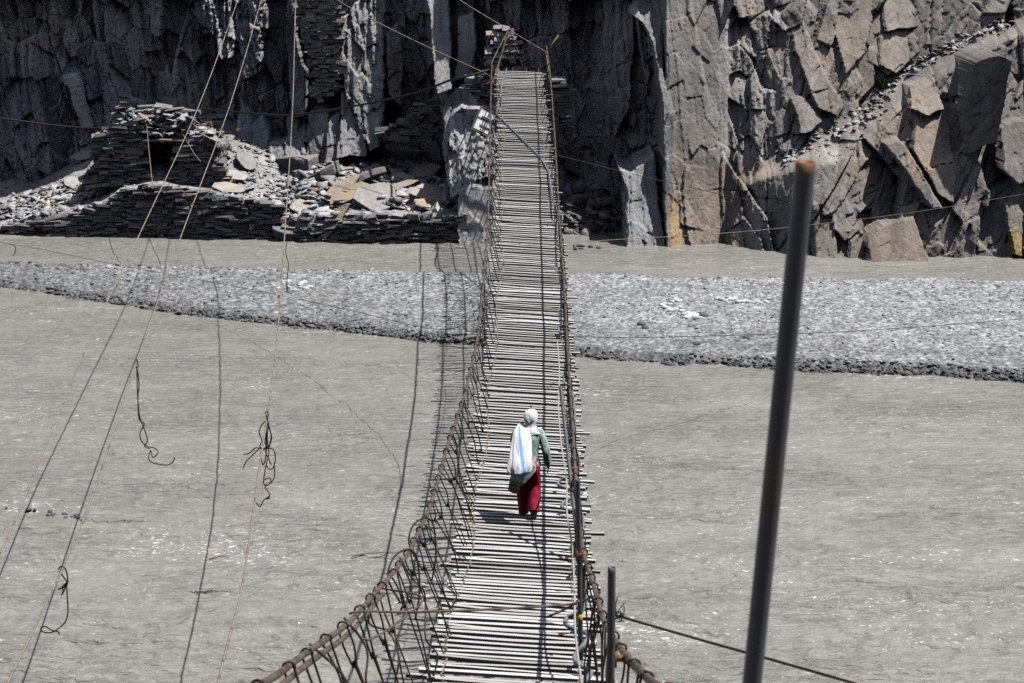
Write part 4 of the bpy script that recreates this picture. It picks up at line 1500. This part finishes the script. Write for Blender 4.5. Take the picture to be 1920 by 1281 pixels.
c1 = [Vector((-4.6, 9, 6.0)), Vector((-5.3, 14, 4.9)), Vector((-6.1, 20, 3.7)), Vector((-6.8, 25.3, 3.12)), Vector((-7.66, 32.6, 3.0)), Vector((-8.1, 38, 3.3)), Vector((-8.38, 44.7, 4.0)), Vector((-8.5, 54, 5.6)), Vector((-8.44, 62, 7.9)), Vector((-8.3, 70, 10.6))]
line('steel_cable', c1, .0135, M['oldcable'], 'leftmost rusty cable of the three left of the bridge', 'cable', G)
# stays that leave the two left cables low on the far bank
line('stay_wire', [ray_point(286, 345, 60), ray_point(280, 290, 62), ray_point(275, 233, 65.7)], .012, M['oldcable'], 'short stay wire in front of the hut doorway', 'wire', None, 2)
line('stay_wire', [ray_point(376, 303, 60), ray_point(362, 285, 62), ray_point(343, 252, 65.5)], .012, M['oldcable'], 'short stay wire in front of the right hut wall', 'wire', None, 2)


def tangle(strokes_, h, rad, label):
    mb = MB()
    r = random.Random(int(h * 10))
    for s in strokes_:
        mb.tube([ray_point(x, y, h + r.gauss(0, .05)) for x, y in s], rad, 5, 5)
    o = mb.build('dangling_wire', M['wire'], None, True)
    tag(o, label, 'wire')


def cable_h(C, py):
    best = min(((abs(to_px(*(C[i] + (C[i + 1] - C[i]) * t))[1] - py), (C[i] + (C[i + 1] - C[i]) * t).y) for i in range(len(C) - 1) for t in np.linspace(0, 1, 40)))
    return best[1]


def cable_x(C, py):
    h = cable_h(C, py)
    a = np.array([tuple(p) for p in C])
    return to_px(float(interp(h, a[:, 1], a[:, 0])), h, float(interp(h, a[:, 1], a[:, 2])))[0]


def shift(S, C, py, x_photo):
    d = cable_x(C, py) - x_photo
    return [[(x + d, y) for x, y in s] for s in S]


tangle(shift([[(286, 674), (283, 682), (285, 690), (288, 686), (286, 674)], [(286, 688), (290, 720), (288, 745), (290, 785), (300, 795), (292, 812), (295, 828), (308, 838), (318, 840), (326, 848), (316, 858), (312, 845), (308, 860), (316, 868), (340, 872), (352, 868), (357, 858)],
              [(286, 690), (287, 740), (291, 780), (298, 800), (306, 826), (300, 836), (310, 842)]], c2, 678, 286), cable_h(c2, 678), .011, 'curly black wire dangling from the middle old cable')
tangle(shift([[(116, 1068), (122, 1062), (130, 1068), (134, 1085), (132, 1098), (120, 1104), (116, 1105), (126, 1100), (130, 1096)], [(118, 1072), (126, 1082), (132, 1092), (128, 1105), (122, 1116)], [(132, 1098), (133, 1120), (134, 1150), (128, 1168), (112, 1182), (98, 1187), (86, 1184), (84, 1178), (92, 1175), (104, 1182), (116, 1185), (118, 1190)],
              [(130, 1094), (124, 1100), (126, 1112)]], c2, 1064, 124), cable_h(c2, 1064), .0095, 'looped black wire dangling from the middle old cable at lower left')
S = [[(498, 776), (501, 771), (504, 776), (502, 786)], [(500, 778), (503, 800), (502, 825), (505, 850), (500, 870), (495, 905), (502, 910), (509, 902), (505, 896), (497, 900)],
     [(502, 785), (507, 805), (510, 822), (504, 840), (498, 830), (500, 810)], [(498, 790), (490, 800), (487, 812), (492, 826), (488, 836), (494, 842), (502, 836)],
     [(500, 790), (500, 850), (494, 872), (490, 850), (498, 842), (512, 842), (517, 856), (514, 875), (506, 880), (500, 872)], [(492, 842), (480, 840), (468, 850), (458, 852)],
     [(488, 840), (472, 856), (462, 866), (457, 878)], [(504, 800), (509, 815), (506, 835), (499, 846), (505, 862), (510, 872)], [(515, 870), (515, 895), (508, 906)],
     [(500, 908), (498, 914), (506, 926), (504, 934), (495, 938), (489, 950), (481, 943)], [(507, 930), (498, 936), (508, 934)]]
tangle(shift(S, c3, 776, 501), cable_h(c3, 776), .0105, 'thick bundle of black wires dangling from the old cable nearest the bridge')
tangle([[(538, 455), (536, 475), (541, 495), (539, 515), (538, 530), (540, 550), (539, 566)], [(537, 530), (538, 560)]], 55.0, .011, 'short black wire hanging in front of the gravel bar left of the bridge')

# ------------------------------------------------------------------ thin wires and the black pipe over the river
line('guy_wire', [ray_point(1147, 1150, 11.45), ray_point(1166, 1157, 11.4), ray_point(1300, 1196, 10.9), ray_point(1450, 1238, 10.4), ray_point(1600, 1281, 9.9), ray_point(1750, 1326, 9.3), ray_point(2300, 1480, 8.2)], .0085, M['wire'], 'black wire tied to the short post and running off to the lower right', 'wire')
mb = MB()
r = random.Random(3)
for _ in range(9):
    a = ray_point(1160, 1157, 11.4)
    mb.tube([a, a + Vector((r.uniform(-.03, .03), 0, r.uniform(-.03, .03))), a + Vector((r.uniform(-.06, .05), r.uniform(-.03, .03), r.uniform(-.07, .15)))], .0035, 4, 2)
o = mb.build('frayed_wire', M['wire']); tag(o, 'frayed wire ends twisted beside the short post', 'wire')
line('guy_wire', [ray_point(880, 462, 58), ray_point(1060, 455, 58.5), ray_point(1180, 448, 59), ray_point(1350, 438, 59.5), ray_point(1500, 424, 60), ray_point(1700, 400, 59.8), ray_point(1920, 364, 59), ray_point(2150, 320, 58)], .009, M['oldcable'], 'thin pale wire crossing low over the far water to the right cliff', 'wire')
line('guy_wire', [ray_point(1040, 290, 62), ray_point(1100, 305, 62), ray_point(1180, 325, 62), ray_point(1350, 364, 61.8), ray_point(1500, 392, 61.2), ray_point(1560, 404, 60.8)], .010, M['wire'], 'thin dark wire sloping from the right handrail down across the right cliff', 'wire')
line('guy_wire', [rail(RAIL_R, 33.5), ray_point(1200, 633, 40), ray_point(1400, 628, 43), ray_point(1600, 621, 46), ray_point(1920, 597, 50), ray_point(2200, 560, 54)], .007, M['wire'], 'thin dark wire passing low over the gravel bar to the right', 'wire')
line('guy_wire', [rail(RAIL_L, 36), ray_point(830, 618, 40), ray_point(640, 578, 46), ray_point(430, 535, 52), ray_point(200, 493, 58), ray_point(80, 468, 60), ray_point(0, 455, 61), ray_point(-200, 420, 63)], .007, M['wire'], 'thin dark wire passing low over the gravel bar to the left', 'wire')
tangle([[(18, 458), (28, 462), (29, 472), (24, 480)]], 60.7, .014, 'short wire tail hanging at the far left over the water')
line('guy_wire', [ray_point(560, -60, 67), ray_point(632, 0, 66.5), ray_point(760, 68, 65.8), ray_point(900, 133, 65.1), ray_point(924, 146, 64.9)], .012, M['oldcable'], 'thin wire slanting down from upper left to the left far pole', 'wire')
line('guy_wire', [ray_point(780, -60, 66.5), ray_point(862, 0, 66), ray_point(954, 56, 65.5), ray_point(1026, 99, 65.4)], .012, M['oldcable'], 'thin wire running over the tops of both far poles', 'wire')
line('water_pipe', [ray_point(-150, 205, 67.6), ray_point(0, 222, 67.8), ray_point(100, 235, 68), ray_point(190, 240, 68.1), ray_point(280, 225, 68.4), ray_point(350, 204, 68.4), ray_point(440, 210, 68.0), ray_point(540, 216, 67.6), ray_point(640, 203, 67.2), ray_point(740, 184, 66.6), ray_point(800, 168, 65.9), ray_point(840, 152, 64.7), ray_point(880, 142, 64.5), ray_point(928, 128, 64.9)], .038, M['blackhose'], 'black plastic pipe strung along the left cliff to the far bridge end', 'pipe', None, 6, 8)
# driftwood twigs caught in the current
def twig(px, py, pts, label):
    q = ray_point(px, py, float(water_h(py)))
    mb = MB()
    mb.tube([q + Vector(p) for p in pts], [.022, .008], 5, 3)
    mb.tube([q + Vector(pts[1]), q + Vector(pts[1]) + Vector((.2, .06, .05))], .007, 4)
    o = mb.build('driftwood', M['wood']); tag(o, label, 'driftwood')


twig(665, 1042, [(-.05, 0, .0), (.25, .06, .03), (.5, .10, .03), (.75, .18, .01)], 'thin dark driftwood stick in the water left of the bridge')
twig(392, 1048, [(0, 0, 0), (.2, .04, .04), (.36, .05, .02)], 'short driftwood stick in the water near the cable shadow')
# ================================================================== THE WALKING PERSON AND THE SACK
def mat_math(nt, op, a, b=None, c=None):
    n = nt.nodes.new('ShaderNodeMath'); n.operation = op
    for i, v in enumerate((a, b, c)):
        if v is None: continue
        if hasattr(v, 'links'): nt.links.new(v, n.inputs[i])
        else: n.inputs[i].default_value = v
    return n.outputs[0]


def tunic_mat():
    m, nt, b = new_mat('patterned_tunic')
    uv = nt.nodes.new('ShaderNodeUVMap'); uv.uv_map = 'UVMap'
    sp = nt.nodes.new('ShaderNodeSeparateXYZ'); nt.links.new(uv.outputs[0], sp.inputs[0])
    U, V = sp.outputs[0], sp.outputs[1]
    S = 9.0
    u = mat_math(nt, 'MULTIPLY', U, S * 1.15); v = mat_math(nt, 'MULTIPLY', V, S)
    p = mat_math(nt, 'ADD', u, v); q = mat_math(nt, 'SUBTRACT', u, v)
    fp = mat_math(nt, 'ABSOLUTE', mat_math(nt, 'SUBTRACT', mat_math(nt, 'FRACT', p), .5))
    fq = mat_math(nt, 'ABSOLUTE', mat_math(nt, 'SUBTRACT', mat_math(nt, 'FRACT', q), .5))
    d = mat_math(nt, 'MAXIMUM', fp, fq)                       # 0 centre of a diamond, .5 its border
    comb = nt.nodes.new('ShaderNodeCombineXYZ')
    nt.links.new(mat_math(nt, 'FLOOR', p), comb.inputs[0]); nt.links.new(mat_math(nt, 'FLOOR', q), comb.inputs[1])
    wn = nt.nodes.new('ShaderNodeTexWhiteNoise'); wn.noise_dimensions = '2D'; nt.links.new(comb.outputs[0], wn.inputs[0])
    r1 = nt.nodes.new('ShaderNodeValToRGB'); r1.color_ramp.interpolation = 'CONSTANT'
    e = r1.color_ramp.elements
    cols = [(0, (.65, .66, .58)), (.10, (.03, .12, .15)), (.20, (.05, .30, .34)), (.28, (.72, .78, .74)), (.36, (.03, .15, .18)), (.44, (.66, .72, .66))]
    while len(e) < len(cols): e.new(.5)
    for k, (pos, c) in enumerate(cols): e[k].position = pos; e[k].color = (*c, 1)
    nt.links.new(d, r1.inputs[0])
    r2 = nt.nodes.new('ShaderNodeValToRGB'); r2.color_ramp.interpolation = 'CONSTANT'
    e = r2.color_ramp.elements
    cols = [(0, (.35, .10, .07)), (.11, (.03, .03, .03)), (.21, (.62, .6, .52)), (.34, (.40, .16, .12)), (.44, (.56, .62, .58))]
    while len(e) < len(cols): e.new(.5)
    for k, (pos, c) in enumerate(cols): e[k].position = pos; e[k].color = (*c, 1)
    nt.links.new(d, r2.inputs[0])
    red = mat_math(nt, 'GREATER_THAN', wn.outputs[0], .82)
    c = mix(nt, 'MIX', red, r1.outputs[0], r2.outputs[0])
    # hem: ochre and black paisley band
    w = nt.nodes.new('ShaderNodeTexWave'); w.wave_type = 'RINGS'; w.inputs['Scale'].default_value = 7; w.inputs['Distortion'].default_value = 9; w.inputs['Detail'].default_value = 2
    nt.links.new(uv.outputs[0], w.inputs['Vector'])
    hem = ramp(nt, w.outputs['Fac'], [(.30, (.03, .045, .05)), (.5, (.22, .15, .05)), (.75, (.34, .25, .09))])
    at = nt.nodes.new('ShaderNodeAttribute'); at.attribute_name = 'Col'
    s2 = nt.nodes.new('ShaderNodeSeparateColor'); nt.links.new(at.outputs['Color'], s2.inputs[0])
    c = mix(nt, 'MIX', s2.outputs[0], c, hem)
    nt.links.new(c, b.inputs['Base Color'])
    b.inputs['Roughness'].default_value = .85
    return m


M['tunic'] = tunic_mat()
M['skin'] = plain_mat('skin', (.42, .22, .14), .55, .08, 20)
M['trousers'] = plain_mat('crimson_cloth', (.36, .014, .055), .75, .12, 14)
M['scarf'] = plain_mat('white_scarf', (.86, .86, .90), .85, .06, 30)
M['sackcloth'] = plain_mat('white_sackcloth', (.72, .73, .79), .6, .05, 30, True)
M['shoe'] = plain_mat('dark_shoe', (.06, .065, .07), .7, .2, 20)
M['sole'] = plain_mat('tan_sole', (.36, .22, .18), .8, .15, 20)

FH = deck_h(972, 995)
FX = (996 - 960) / F * (FH * CT + (H - deck_z(FH)) * ST)
BASE = deck_pt(FH, FX, .018)
person = empty('person', BASE, 'person walking away in white headscarf, patterned teal tunic and crimson trousers', 'person')


def W(p):
    p = Vector(p)
    if p.z > .8: p.y += (p.z - .8) * .2           # the walker stoops a little under the load
    return BASE + Vector((p.x * .97, p.y * .95, p.z * .935))


def skin_body():
    """one continuous figure grown round a skeleton"""
    V, R, E = [], [], []

    def add(p, r, parent=None):
        V.append(W(p)); R.append(r if isinstance(r, tuple) else (r, r))
        if parent is not None: E.append((parent, len(V) - 1))
        return len(V) - 1
    pel = add((-.06, .0, .82), (.125, .10))
    sp = add((-.055, .01, .95), (.105, .085), pel)
    ch = add((-.045, .03, 1.10), (.125, .095), sp)
    nb = add((-.03, .05, 1.215), (.065, .06), ch)
    nk = add((-.015, .075, 1.275), .042, nb)
    hd = add((-.005, .095, 1.345), .062, nk)
    h2 = add((.0, .10, 1.41), (.073, .085), hd)
    h3 = add((.0, .10, 1.445), (.035, .045), h2)
    ns = add((.0, .185, 1.385), .011, h2)                        # nose
    ear1 = add((.078, .09, 1.39), .012, h2); ear2 = add((-.078, .09, 1.39), .012, h2)

    def arm(pts, rad, par):
        for p, r in zip(pts, rad): par = add(p, r, par)
        return par
    rw = arm([(.105, .035, 1.185), (.165, .0, 1.07), (.195, -.02, .965), (.215, .01, .86), (.228, .035, .775)], [.052, .043, .037, .032, .023], ch)
    rp = add((.232, .05, .725), (.016, .032), rw)
    # right hand: four unequal curled fingers and a thumb
    for k, (dy, ln) in enumerate(((-.024, .050), (-.008, .060), (.009, .064), (.025, .058))):
        f1 = add((.233, .05 + dy, .690), .0088, rp)
        f2 = add((.228, .052 + dy * 1.05, .690 - ln * .55), .0080, f1)
        add((.217, .055 + dy * 1.05, .690 - ln), .0068, f2)
    t1 = add((.222, .088, .728), .010, rp); t2 = add((.214, .103, .702), .009, t1); add((.208, .106, .680), .0075, t2)
    lw = arm([(-.185, .04, 1.185), (-.225, .11, 1.09), (-.215, .19, 1.03), (-.205, .225, 1.11), (-.175, .215, 1.205)], [.052, .043, .037, .032, .023], ch)
    lp_ = add((-.15, .20, 1.25), (.030, .018), lw)
    for k, (dx, ln) in enumerate(((-.026, .046), (-.009, .056), (.009, .058), (.026, .052))):
        f1 = add((-.14 + dx, .185, 1.285), .0088, lp_)
        f2 = add((-.137 + dx, .160, 1.302), .0080, f1)
        add((-.134 + dx, .160 - ln * .5, 1.296), .0068, f2)
    t1 = add((-.112, .20, 1.255), .010, lp_); t2 = add((-.098, .175, 1.268), .009, t1); add((-.098, .150, 1.272), .0075, t2)

    def leg(pts, rad):
        par = pel
        for p, r in zip(pts, rad): par = add(p, r, par)
    leg([(-.13, .01, .74), (-.135, .05, .58), (-.13, .075, .43), (-.12, .06, .26), (-.112, .04, .085), (-.112, .10, .045), (-.115, .19, .03)],
        [.082, .072, .055, .05, .035, .036, .026])
    leg([(.01, .0, .74), (.03, .02, .58), (.045, .02, .43), (.045, -.08, .27), (.035, -.185, .165), (.03, -.15, .085), (.03, -.10, .03)],
        [.082, .072, .055, .05, .035, .036, .026])
    me = bpy.data.meshes.new('body')
    me.from_pydata([tuple(v) for v in V], E, [])
    o = bpy.data.objects.new('body', me); COL.objects.link(o)
    md = o.modifiers.new('skin', 'SKIN')
    for i, r in enumerate(R):
        me.skin_vertices[0].data[i].radius = r
        me.skin_vertices[0].data[i].use_root = (i == 0)
    sb = o.modifiers.new('sub', 'SUBSURF'); sb.levels = 2; sb.render_levels = 2
    dg = bpy.context.evaluated_depsgraph_get(); dg.update()
    nm = bpy.data.meshes.new_from_object(o.evaluated_get(dg))
    bpy.data.objects.remove(o)
    nm.name = 'body'
    return link_mesh('body', nm, M['skin'], person, True)


skin_body()


def loft(name, mat, rings, parent, seg=40, fold=0, fseed=0, ncol=None, caps=True, sub=6, uvs=1.0, post=None):
    """rings: (x, y, z, rx, ry, tilt_x, tilt_y): ellipses joined by a smooth skin with folds"""
    arr = np.array(rings, float)
    n = len(arr)
    t = np.arange(n); tt = np.linspace(0, n - 1, (n - 1) * sub + 1)
    full = np.zeros((len(tt), arr.shape[1]))
    for k in range(arr.shape[1]):
        c = catmull([Vector((v, 0, 0)) for v in arr[:, k]], sub)
        full[:, k] = [p.x for p in c]
    vs, cols, uv = [], [], []
    for i, rw in enumerate(full):
        x, y, z, rx, ry, tx, ty = rw[:7]
        for s in range(seg):
            a = 2 * math.pi * s / seg
            f = 1.0
            if fold:
                f += fold * float(fbm(np.array(math.cos(a) * 2.6 + fseed + 7), np.array(math.sin(a) * 2.6 + i * .075 + fseed), 3, fseed))
            px, py = math.cos(a) * rx * f, math.sin(a) * ry * f
            pz = z + px * tx + py * ty
            p = Vector((x + px, y + py, pz))
            if post: p = post(p, a, i / (len(full) - 1))
            vs.append(W(p))
            cols.append(ncol(a, i / (len(full) - 1), p) if ncol else (1, 1, 1))
            uv.append((s / seg * 2 * math.pi * .16 * uvs, p.z))
    m = len(full)
    fs = []
    for i in range(m - 1):
        for s in range(seg):
            s2 = (s + 1) % seg
            fs.append([i * seg + s, i * seg + s2, (i + 1) * seg + s2, (i + 1) * seg + s])
    if caps:
        fs.append(list(range(seg))[::-1]); fs.append([(m - 1) * seg + s for s in range(seg)])
    me = bpy.data.meshes.new(name)
    me.from_pydata([tuple(v) for v in vs], [], fs)
    a = me.color_attributes.new('Col', 'FLOAT_COLOR', 'POINT')
    c = np.ones((len(vs), 4), np.float32); c[:, :3] = cols
    a.data.foreach_set('color', c.ravel())
    ul = me.uv_layers.new(name='UVMap')
    for poly in me.polygons:
        vi = list(poly.vertices)
        wrap = len(vi) == 4 and any(v % seg == seg - 1 for v in vi) and any(v % seg == 0 for v in vi)
        for li, v in zip(poly.loop_indices, vi):
            u_, w_ = uv[v]
            if wrap and v % seg == 0: u_ += 2 * math.pi * .16 * uvs
            ul.data[li].uv = (u_, w_)
    me.update()
    o = link_mesh(name, me, mat, parent, True)
    return o


# ---- tunic: body loft whose hem hangs low at the left and is hitched up at the right
def hem_post(p, a, f):
    k = max(0.0, (f - .62) / .38)
    back = -math.sin(a); left = -math.cos(a)
    low = .40 * max(0, left * .75 + back * .45) ** 1.3 - .04 * max(0, -left)
    p = Vector(p)
    p.z -= k * low
    p.x += -k * .05 * max(0, left) + k * .03 * math.sin(a * 5 + 1)
    p.y += -k * .05 * max(0, back)
    return p


tun = [(-.02, .06, 1.268, .062, .058, 0, 0), (-.03, .05, 1.245, .115, .075, 0, 0), (-.04, .04, 1.205, .170, .105, 0, .05), (-.045, .03, 1.13, .172, .125, 0, 0), (-.05, .02, 1.0, .152, .122, 0, 0),
       (-.055, .01, .90, .148, .120, 0, 0), (-.06, 0, .81, .165, .135, 0, 0), (-.06, -.005, .75, .172, .142, 0, 0), (-.06, -.005, .72, .172, .145, 0, 0)]
loft('tunic', M['tunic'], tun, person, 56, .10, 3, lambda a, f, p: ((1.0 if (p.z < .56) else 0.0),) * 3, caps=False, post=hem_post)


def tube_loft(name, mat, pts, rad, fold=.1, seed=1, seg=22, uvs=.5):
    """a sleeve or a trouser leg that follows a bent limb"""
    P = catmull([Vector(p) for p in pts], 7)
    rr = [x.x for x in catmull([Vector((q, 0, 0)) for q in rad], 7)]
    vs, uv, fs = [], [], []
    n = len(P); a0 = Vector((1, 0, 0)); L = 0
    for i in range(n):
        t = (P[min(i + 1, n - 1)] - P[max(i - 1, 0)]).normalized()
        a0 = (a0 - t * a0.dot(t)).normalized(); b0 = t.cross(a0)
        if i: L += (P[i] - P[i - 1]).length
        for s in range(seg):
            an = 2 * math.pi * s / seg
            f = 1 + fold * float(fbm(np.array(math.cos(an) * 2 + seed * 3.3), np.array(math.sin(an) * 2 + i * .16), 3, seed))
            vs.append(W(P[i] + (a0 * math.cos(an) + b0 * math.sin(an)) * rr[i] * f)); uv.append((s / seg * uvs, P[i].z + .03))
    for i in range(n - 1):
        for s in range(seg):
            s2 = (s + 1) % seg
            fs.append([i * seg + s, i * seg + s2, (i + 1) * seg + s2, (i + 1) * seg + s])
    return vs, fs, uv, seg


def build_tubes(name, mat, tubes):
    V, Fc, UV = [], [], []
    for vs, fs, uv, seg in tubes:
        b = len(V); V += [tuple(v) for v in vs]; Fc += [[i + b for i in f] for f in fs]; UV += uv
    me = bpy.data.meshes.new(name); me.from_pydata(V, [], Fc)
    a = me.color_attributes.new('Col', 'FLOAT_COLOR', 'POINT')
    c = np.zeros((len(V), 4), np.float32); c[:, 3] = 1
    a.data.foreach_set('color', c.ravel())
    ul = me.uv_layers.new(name='UVMap')
    for l in me.loops: ul.data[l.index].uv = UV[l.vertex_index]
    me.update()
    return link_mesh(name, me, mat, person, True)


build_tubes('sleeve', M['tunic'], [tube_loft('s', None, [(.06, .035, 1.205), (.115, .033, 1.185), (.168, .0, 1.07), (.198, -.02, .965), (.216, .01, .865), (.228, .033, .79)], [.066, .070, .059, .056, .050, .044], .16, 1)])
build_tubes('sleeve', M['tunic'], [tube_loft('s', None, [(-.15, .04, 1.20), (-.20, .045, 1.18), (-.226, .11, 1.09), (-.218, .19, 1.03), (-.205, .225, 1.11), (-.18, .215, 1.19)], [.066, .070, .059, .056, .050, .044], .16, 2)])
build_tubes('trousers', M['trousers'], [
    tube_loft('l', None, [(-.09, 0, .86), (-.110, .005, .74), (-.115, .04, .58), (-.112, .06, .43), (-.108, .045, .26), (-.106, .025, .13), (-.106, .02, .055)], [.10, .110, .100, .090, .082, .073, .070], .20, 4, 26),
    tube_loft('r', None, [(-.01, 0, .86), (.012, -.005, .74), (.028, .01, .58), (.042, .0, .43), (.045, -.075, .29), (.040, -.15, .195), (.036, -.185, .145)], [.10, .108, .096, .086, .080, .073, .070], .20, 6, 26)])

# ---- headscarf
sc = [(.0, .095, 1.508, .012, .012, 0, 0), (.0, .092, 1.502, .045, .05, 0, 0), (.0, .088, 1.475, .080, .088, 0, 0), (-.002, .085, 1.43, .094, .108, 0, .0), (-.004, .075, 1.385, .092, .106, 0, .05),
      (-.006, .066, 1.34, .080, .094, 0, .1), (-.01, .055, 1.30, .075, .085, 0, .12), (-.018, .045, 1.268, .098, .096, 0, .12), (-.03, .04, 1.235, .145, .115, 0, .1), (-.035, .035, 1.20, .168, .125, 0, .1)]


def scarf_post(p, a, f):
    p = Vector(p)
    if math.sin(a) > .55 and 1.33 < p.z < 1.44: p.y -= .045 * (math.sin(a) - .55) / .45       # opening round the face
    if f > .8: p.z -= .02 * math.sin(3 * a + 1)
    return p


loft('headscarf', M['scarf'], sc, person, 44, .22, 9, caps=True, post=scarf_post)


# ---- shoes
def shoe(name_pts, heel, toe, up, label=None):
    heel, toe, up = Vector(heel), Vector(toe), Vector(up).normalized()
    d = (toe - heel); L = d.length; d.normalize(); s = d.cross(up).normalized()
    prof = [(0, .030, .052), (.06, .040, .066), (.2, .043, .070), (.4, .042, .062), (.6, .044, .045), (.8, .044, .036), (.93, .034, .028), (1, .016, .016)]
    for kind, mat in (('shoe', M['shoe']), ('sole', M['sole'])):
        mb = MB(); vs, fs = [], []
        seg = 14
        for f, w_, hh in prof:
            for k in range(seg):
                a = 2 * math.pi * k / seg
                if kind == 'shoe':
                    q = heel + d * (f * L) + s * (math.cos(a) * w_) + up * (hh * .5 + math.sin(a) * hh * .5 + .012)
                else:
                    q = heel + d * (f * L) + s * (math.cos(a) * w_ * 1.06) + up * (.007 + math.sin(a) * .009)
                vs.append(W(q))
        for i in range(len(prof) - 1):
            for k in range(seg):
                k2 = (k + 1) % seg
                fs.append([i * seg + k, i * seg + k2, (i + 1) * seg + k2, (i + 1) * seg + k])
        fs.append(list(range(seg))[::-1]); fs.append([(len(prof) - 1) * seg + k for k in range(seg)])
        mb.add(vs, fs)
        if kind == 'shoe': so_ = mb.build('shoe', mat, person, True)
        else:
            o = mb.build('sole', mat, None, True); o.parent = so_; o.location = (0, 0, 0)


shoe('l', (-.110, -.01, .004), (-.118, .225, .0), (0, 0, 1))
shoe('r', (.036, -.232, .150), (.030, -.085, .0), (0, .72, .69))

# ---- the sack over the left shoulder, a thing of its own
sack = empty('sack', W((-.14, -.24, .70)), 'bulging white woven sack with a blue stripe slung over the walker\'s left shoulder', 'sack')
sk = [(-.125, .17, 1.27, .026, .024, 0, 0), (-.125, .10, 1.305, .034, .030, 0, 0), (-.115, .01, 1.285, .072, .050, 0, .3), (-.115, -.075, 1.235, .110, .070, 0, .25), (-.115, -.145, 1.16, .130, .088, 0, .15), (-.125, -.205, 1.05, .143, .108, 0, .1),
      (-.135, -.245, .93, .152, .125, 0, .05), (-.15, -.262, .82, .165, .132, .04, 0), (-.155, -.262, .745, .160, .125, .06, 0), (-.155, -.258, .695, .125, .098, .06, 0), (-.15, -.255, .672, .060, .05, .05, 0), (-.15, -.255, .668, .01, .01, 0, 0)]


sk = [(x - .022, y - max(0, 1.1 - z) * .28, z + max(0, 1.1 - z) * .16, rx * (.90 + .34 * max(0, 1.08 - z)), ry * 1.08, t1, t2) for x, y, z, rx, ry, t1, t2 in sk]


def stripe(a, f, p):
    c = -math.pi / 2 - .15 + (1.16 - p.z) * 2.0
    w_ = abs((a - c + math.pi) % (2 * math.pi) - math.pi)
    if .12 < f < .86 and w_ < .17: return (.26, .60, 1.08)
    return (1, 1, 1)


loft('sack_body', M['sackcloth'], sk, sack, 80, .30, 12, stripe, sub=8)
# ================================================================== light and camera
EL, AZ = math.radians(68), math.radians(2)          # sun high over the right hand side
sdir = Vector((math.cos(EL) * math.cos(AZ), math.cos(EL) * math.sin(AZ), math.sin(EL)))
sl = bpy.data.lights.new('sun', 'SUN')
sl.energy = 5.0; sl.angle = math.radians(.53); sl.color = (1, .965, .91)
so = bpy.data.objects.new('sun', sl); COL.objects.link(so)
so.rotation_euler = sdir.to_track_quat('Z', 'Y').to_euler()
so.location = (20, 20, 60)
w = bpy.data.worlds.new('World'); scene.world = w; w.use_nodes = True
nt = w.node_tree
bg = nt.nodes['Background']
sky = nt.nodes.new('ShaderNodeTexSky'); sky.sky_type = 'NISHITA'; sky.sun_disc = False
sky.sun_elevation = EL; sky.sun_rotation = math.pi / 2 - AZ
sky.altitude = 2400; sky.air_density = 1.0; sky.dust_density = .6
hs = nt.nodes.new('ShaderNodeHueSaturation'); hs.inputs['Saturation'].default_value = .5
nt.links.new(sky.outputs[0], hs.inputs['Color']); nt.links.new(hs.outputs[0], bg.inputs[0]); bg.inputs[1].default_value = .115

cam = bpy.data.cameras.new('camera'); co = bpy.data.objects.new('camera', cam); COL.objects.link(co)
cam.lens = 70; cam.sensor_width = 36; cam.clip_end = 500; cam.clip_start = .1
co.location = (0, 0, H); co.rotation_euler = (math.pi / 2 - TH, 0, 0)
cam.dof.use_dof = True; cam.dof.focus_distance = 38; cam.dof.aperture_fstop = 6.7
scene.camera = co
scene.view_settings.view_transform = 'Standard'
scene.view_settings.look = 'None'
scene.view_settings.exposure = 0
scene.view_settings.gamma = 1
scene.view_settings.use_curve_mapping = False
scene.cycles.max_bounces = 6
scene.cycles.diffuse_bounces = 0
scene.cycles.use_denoising = False
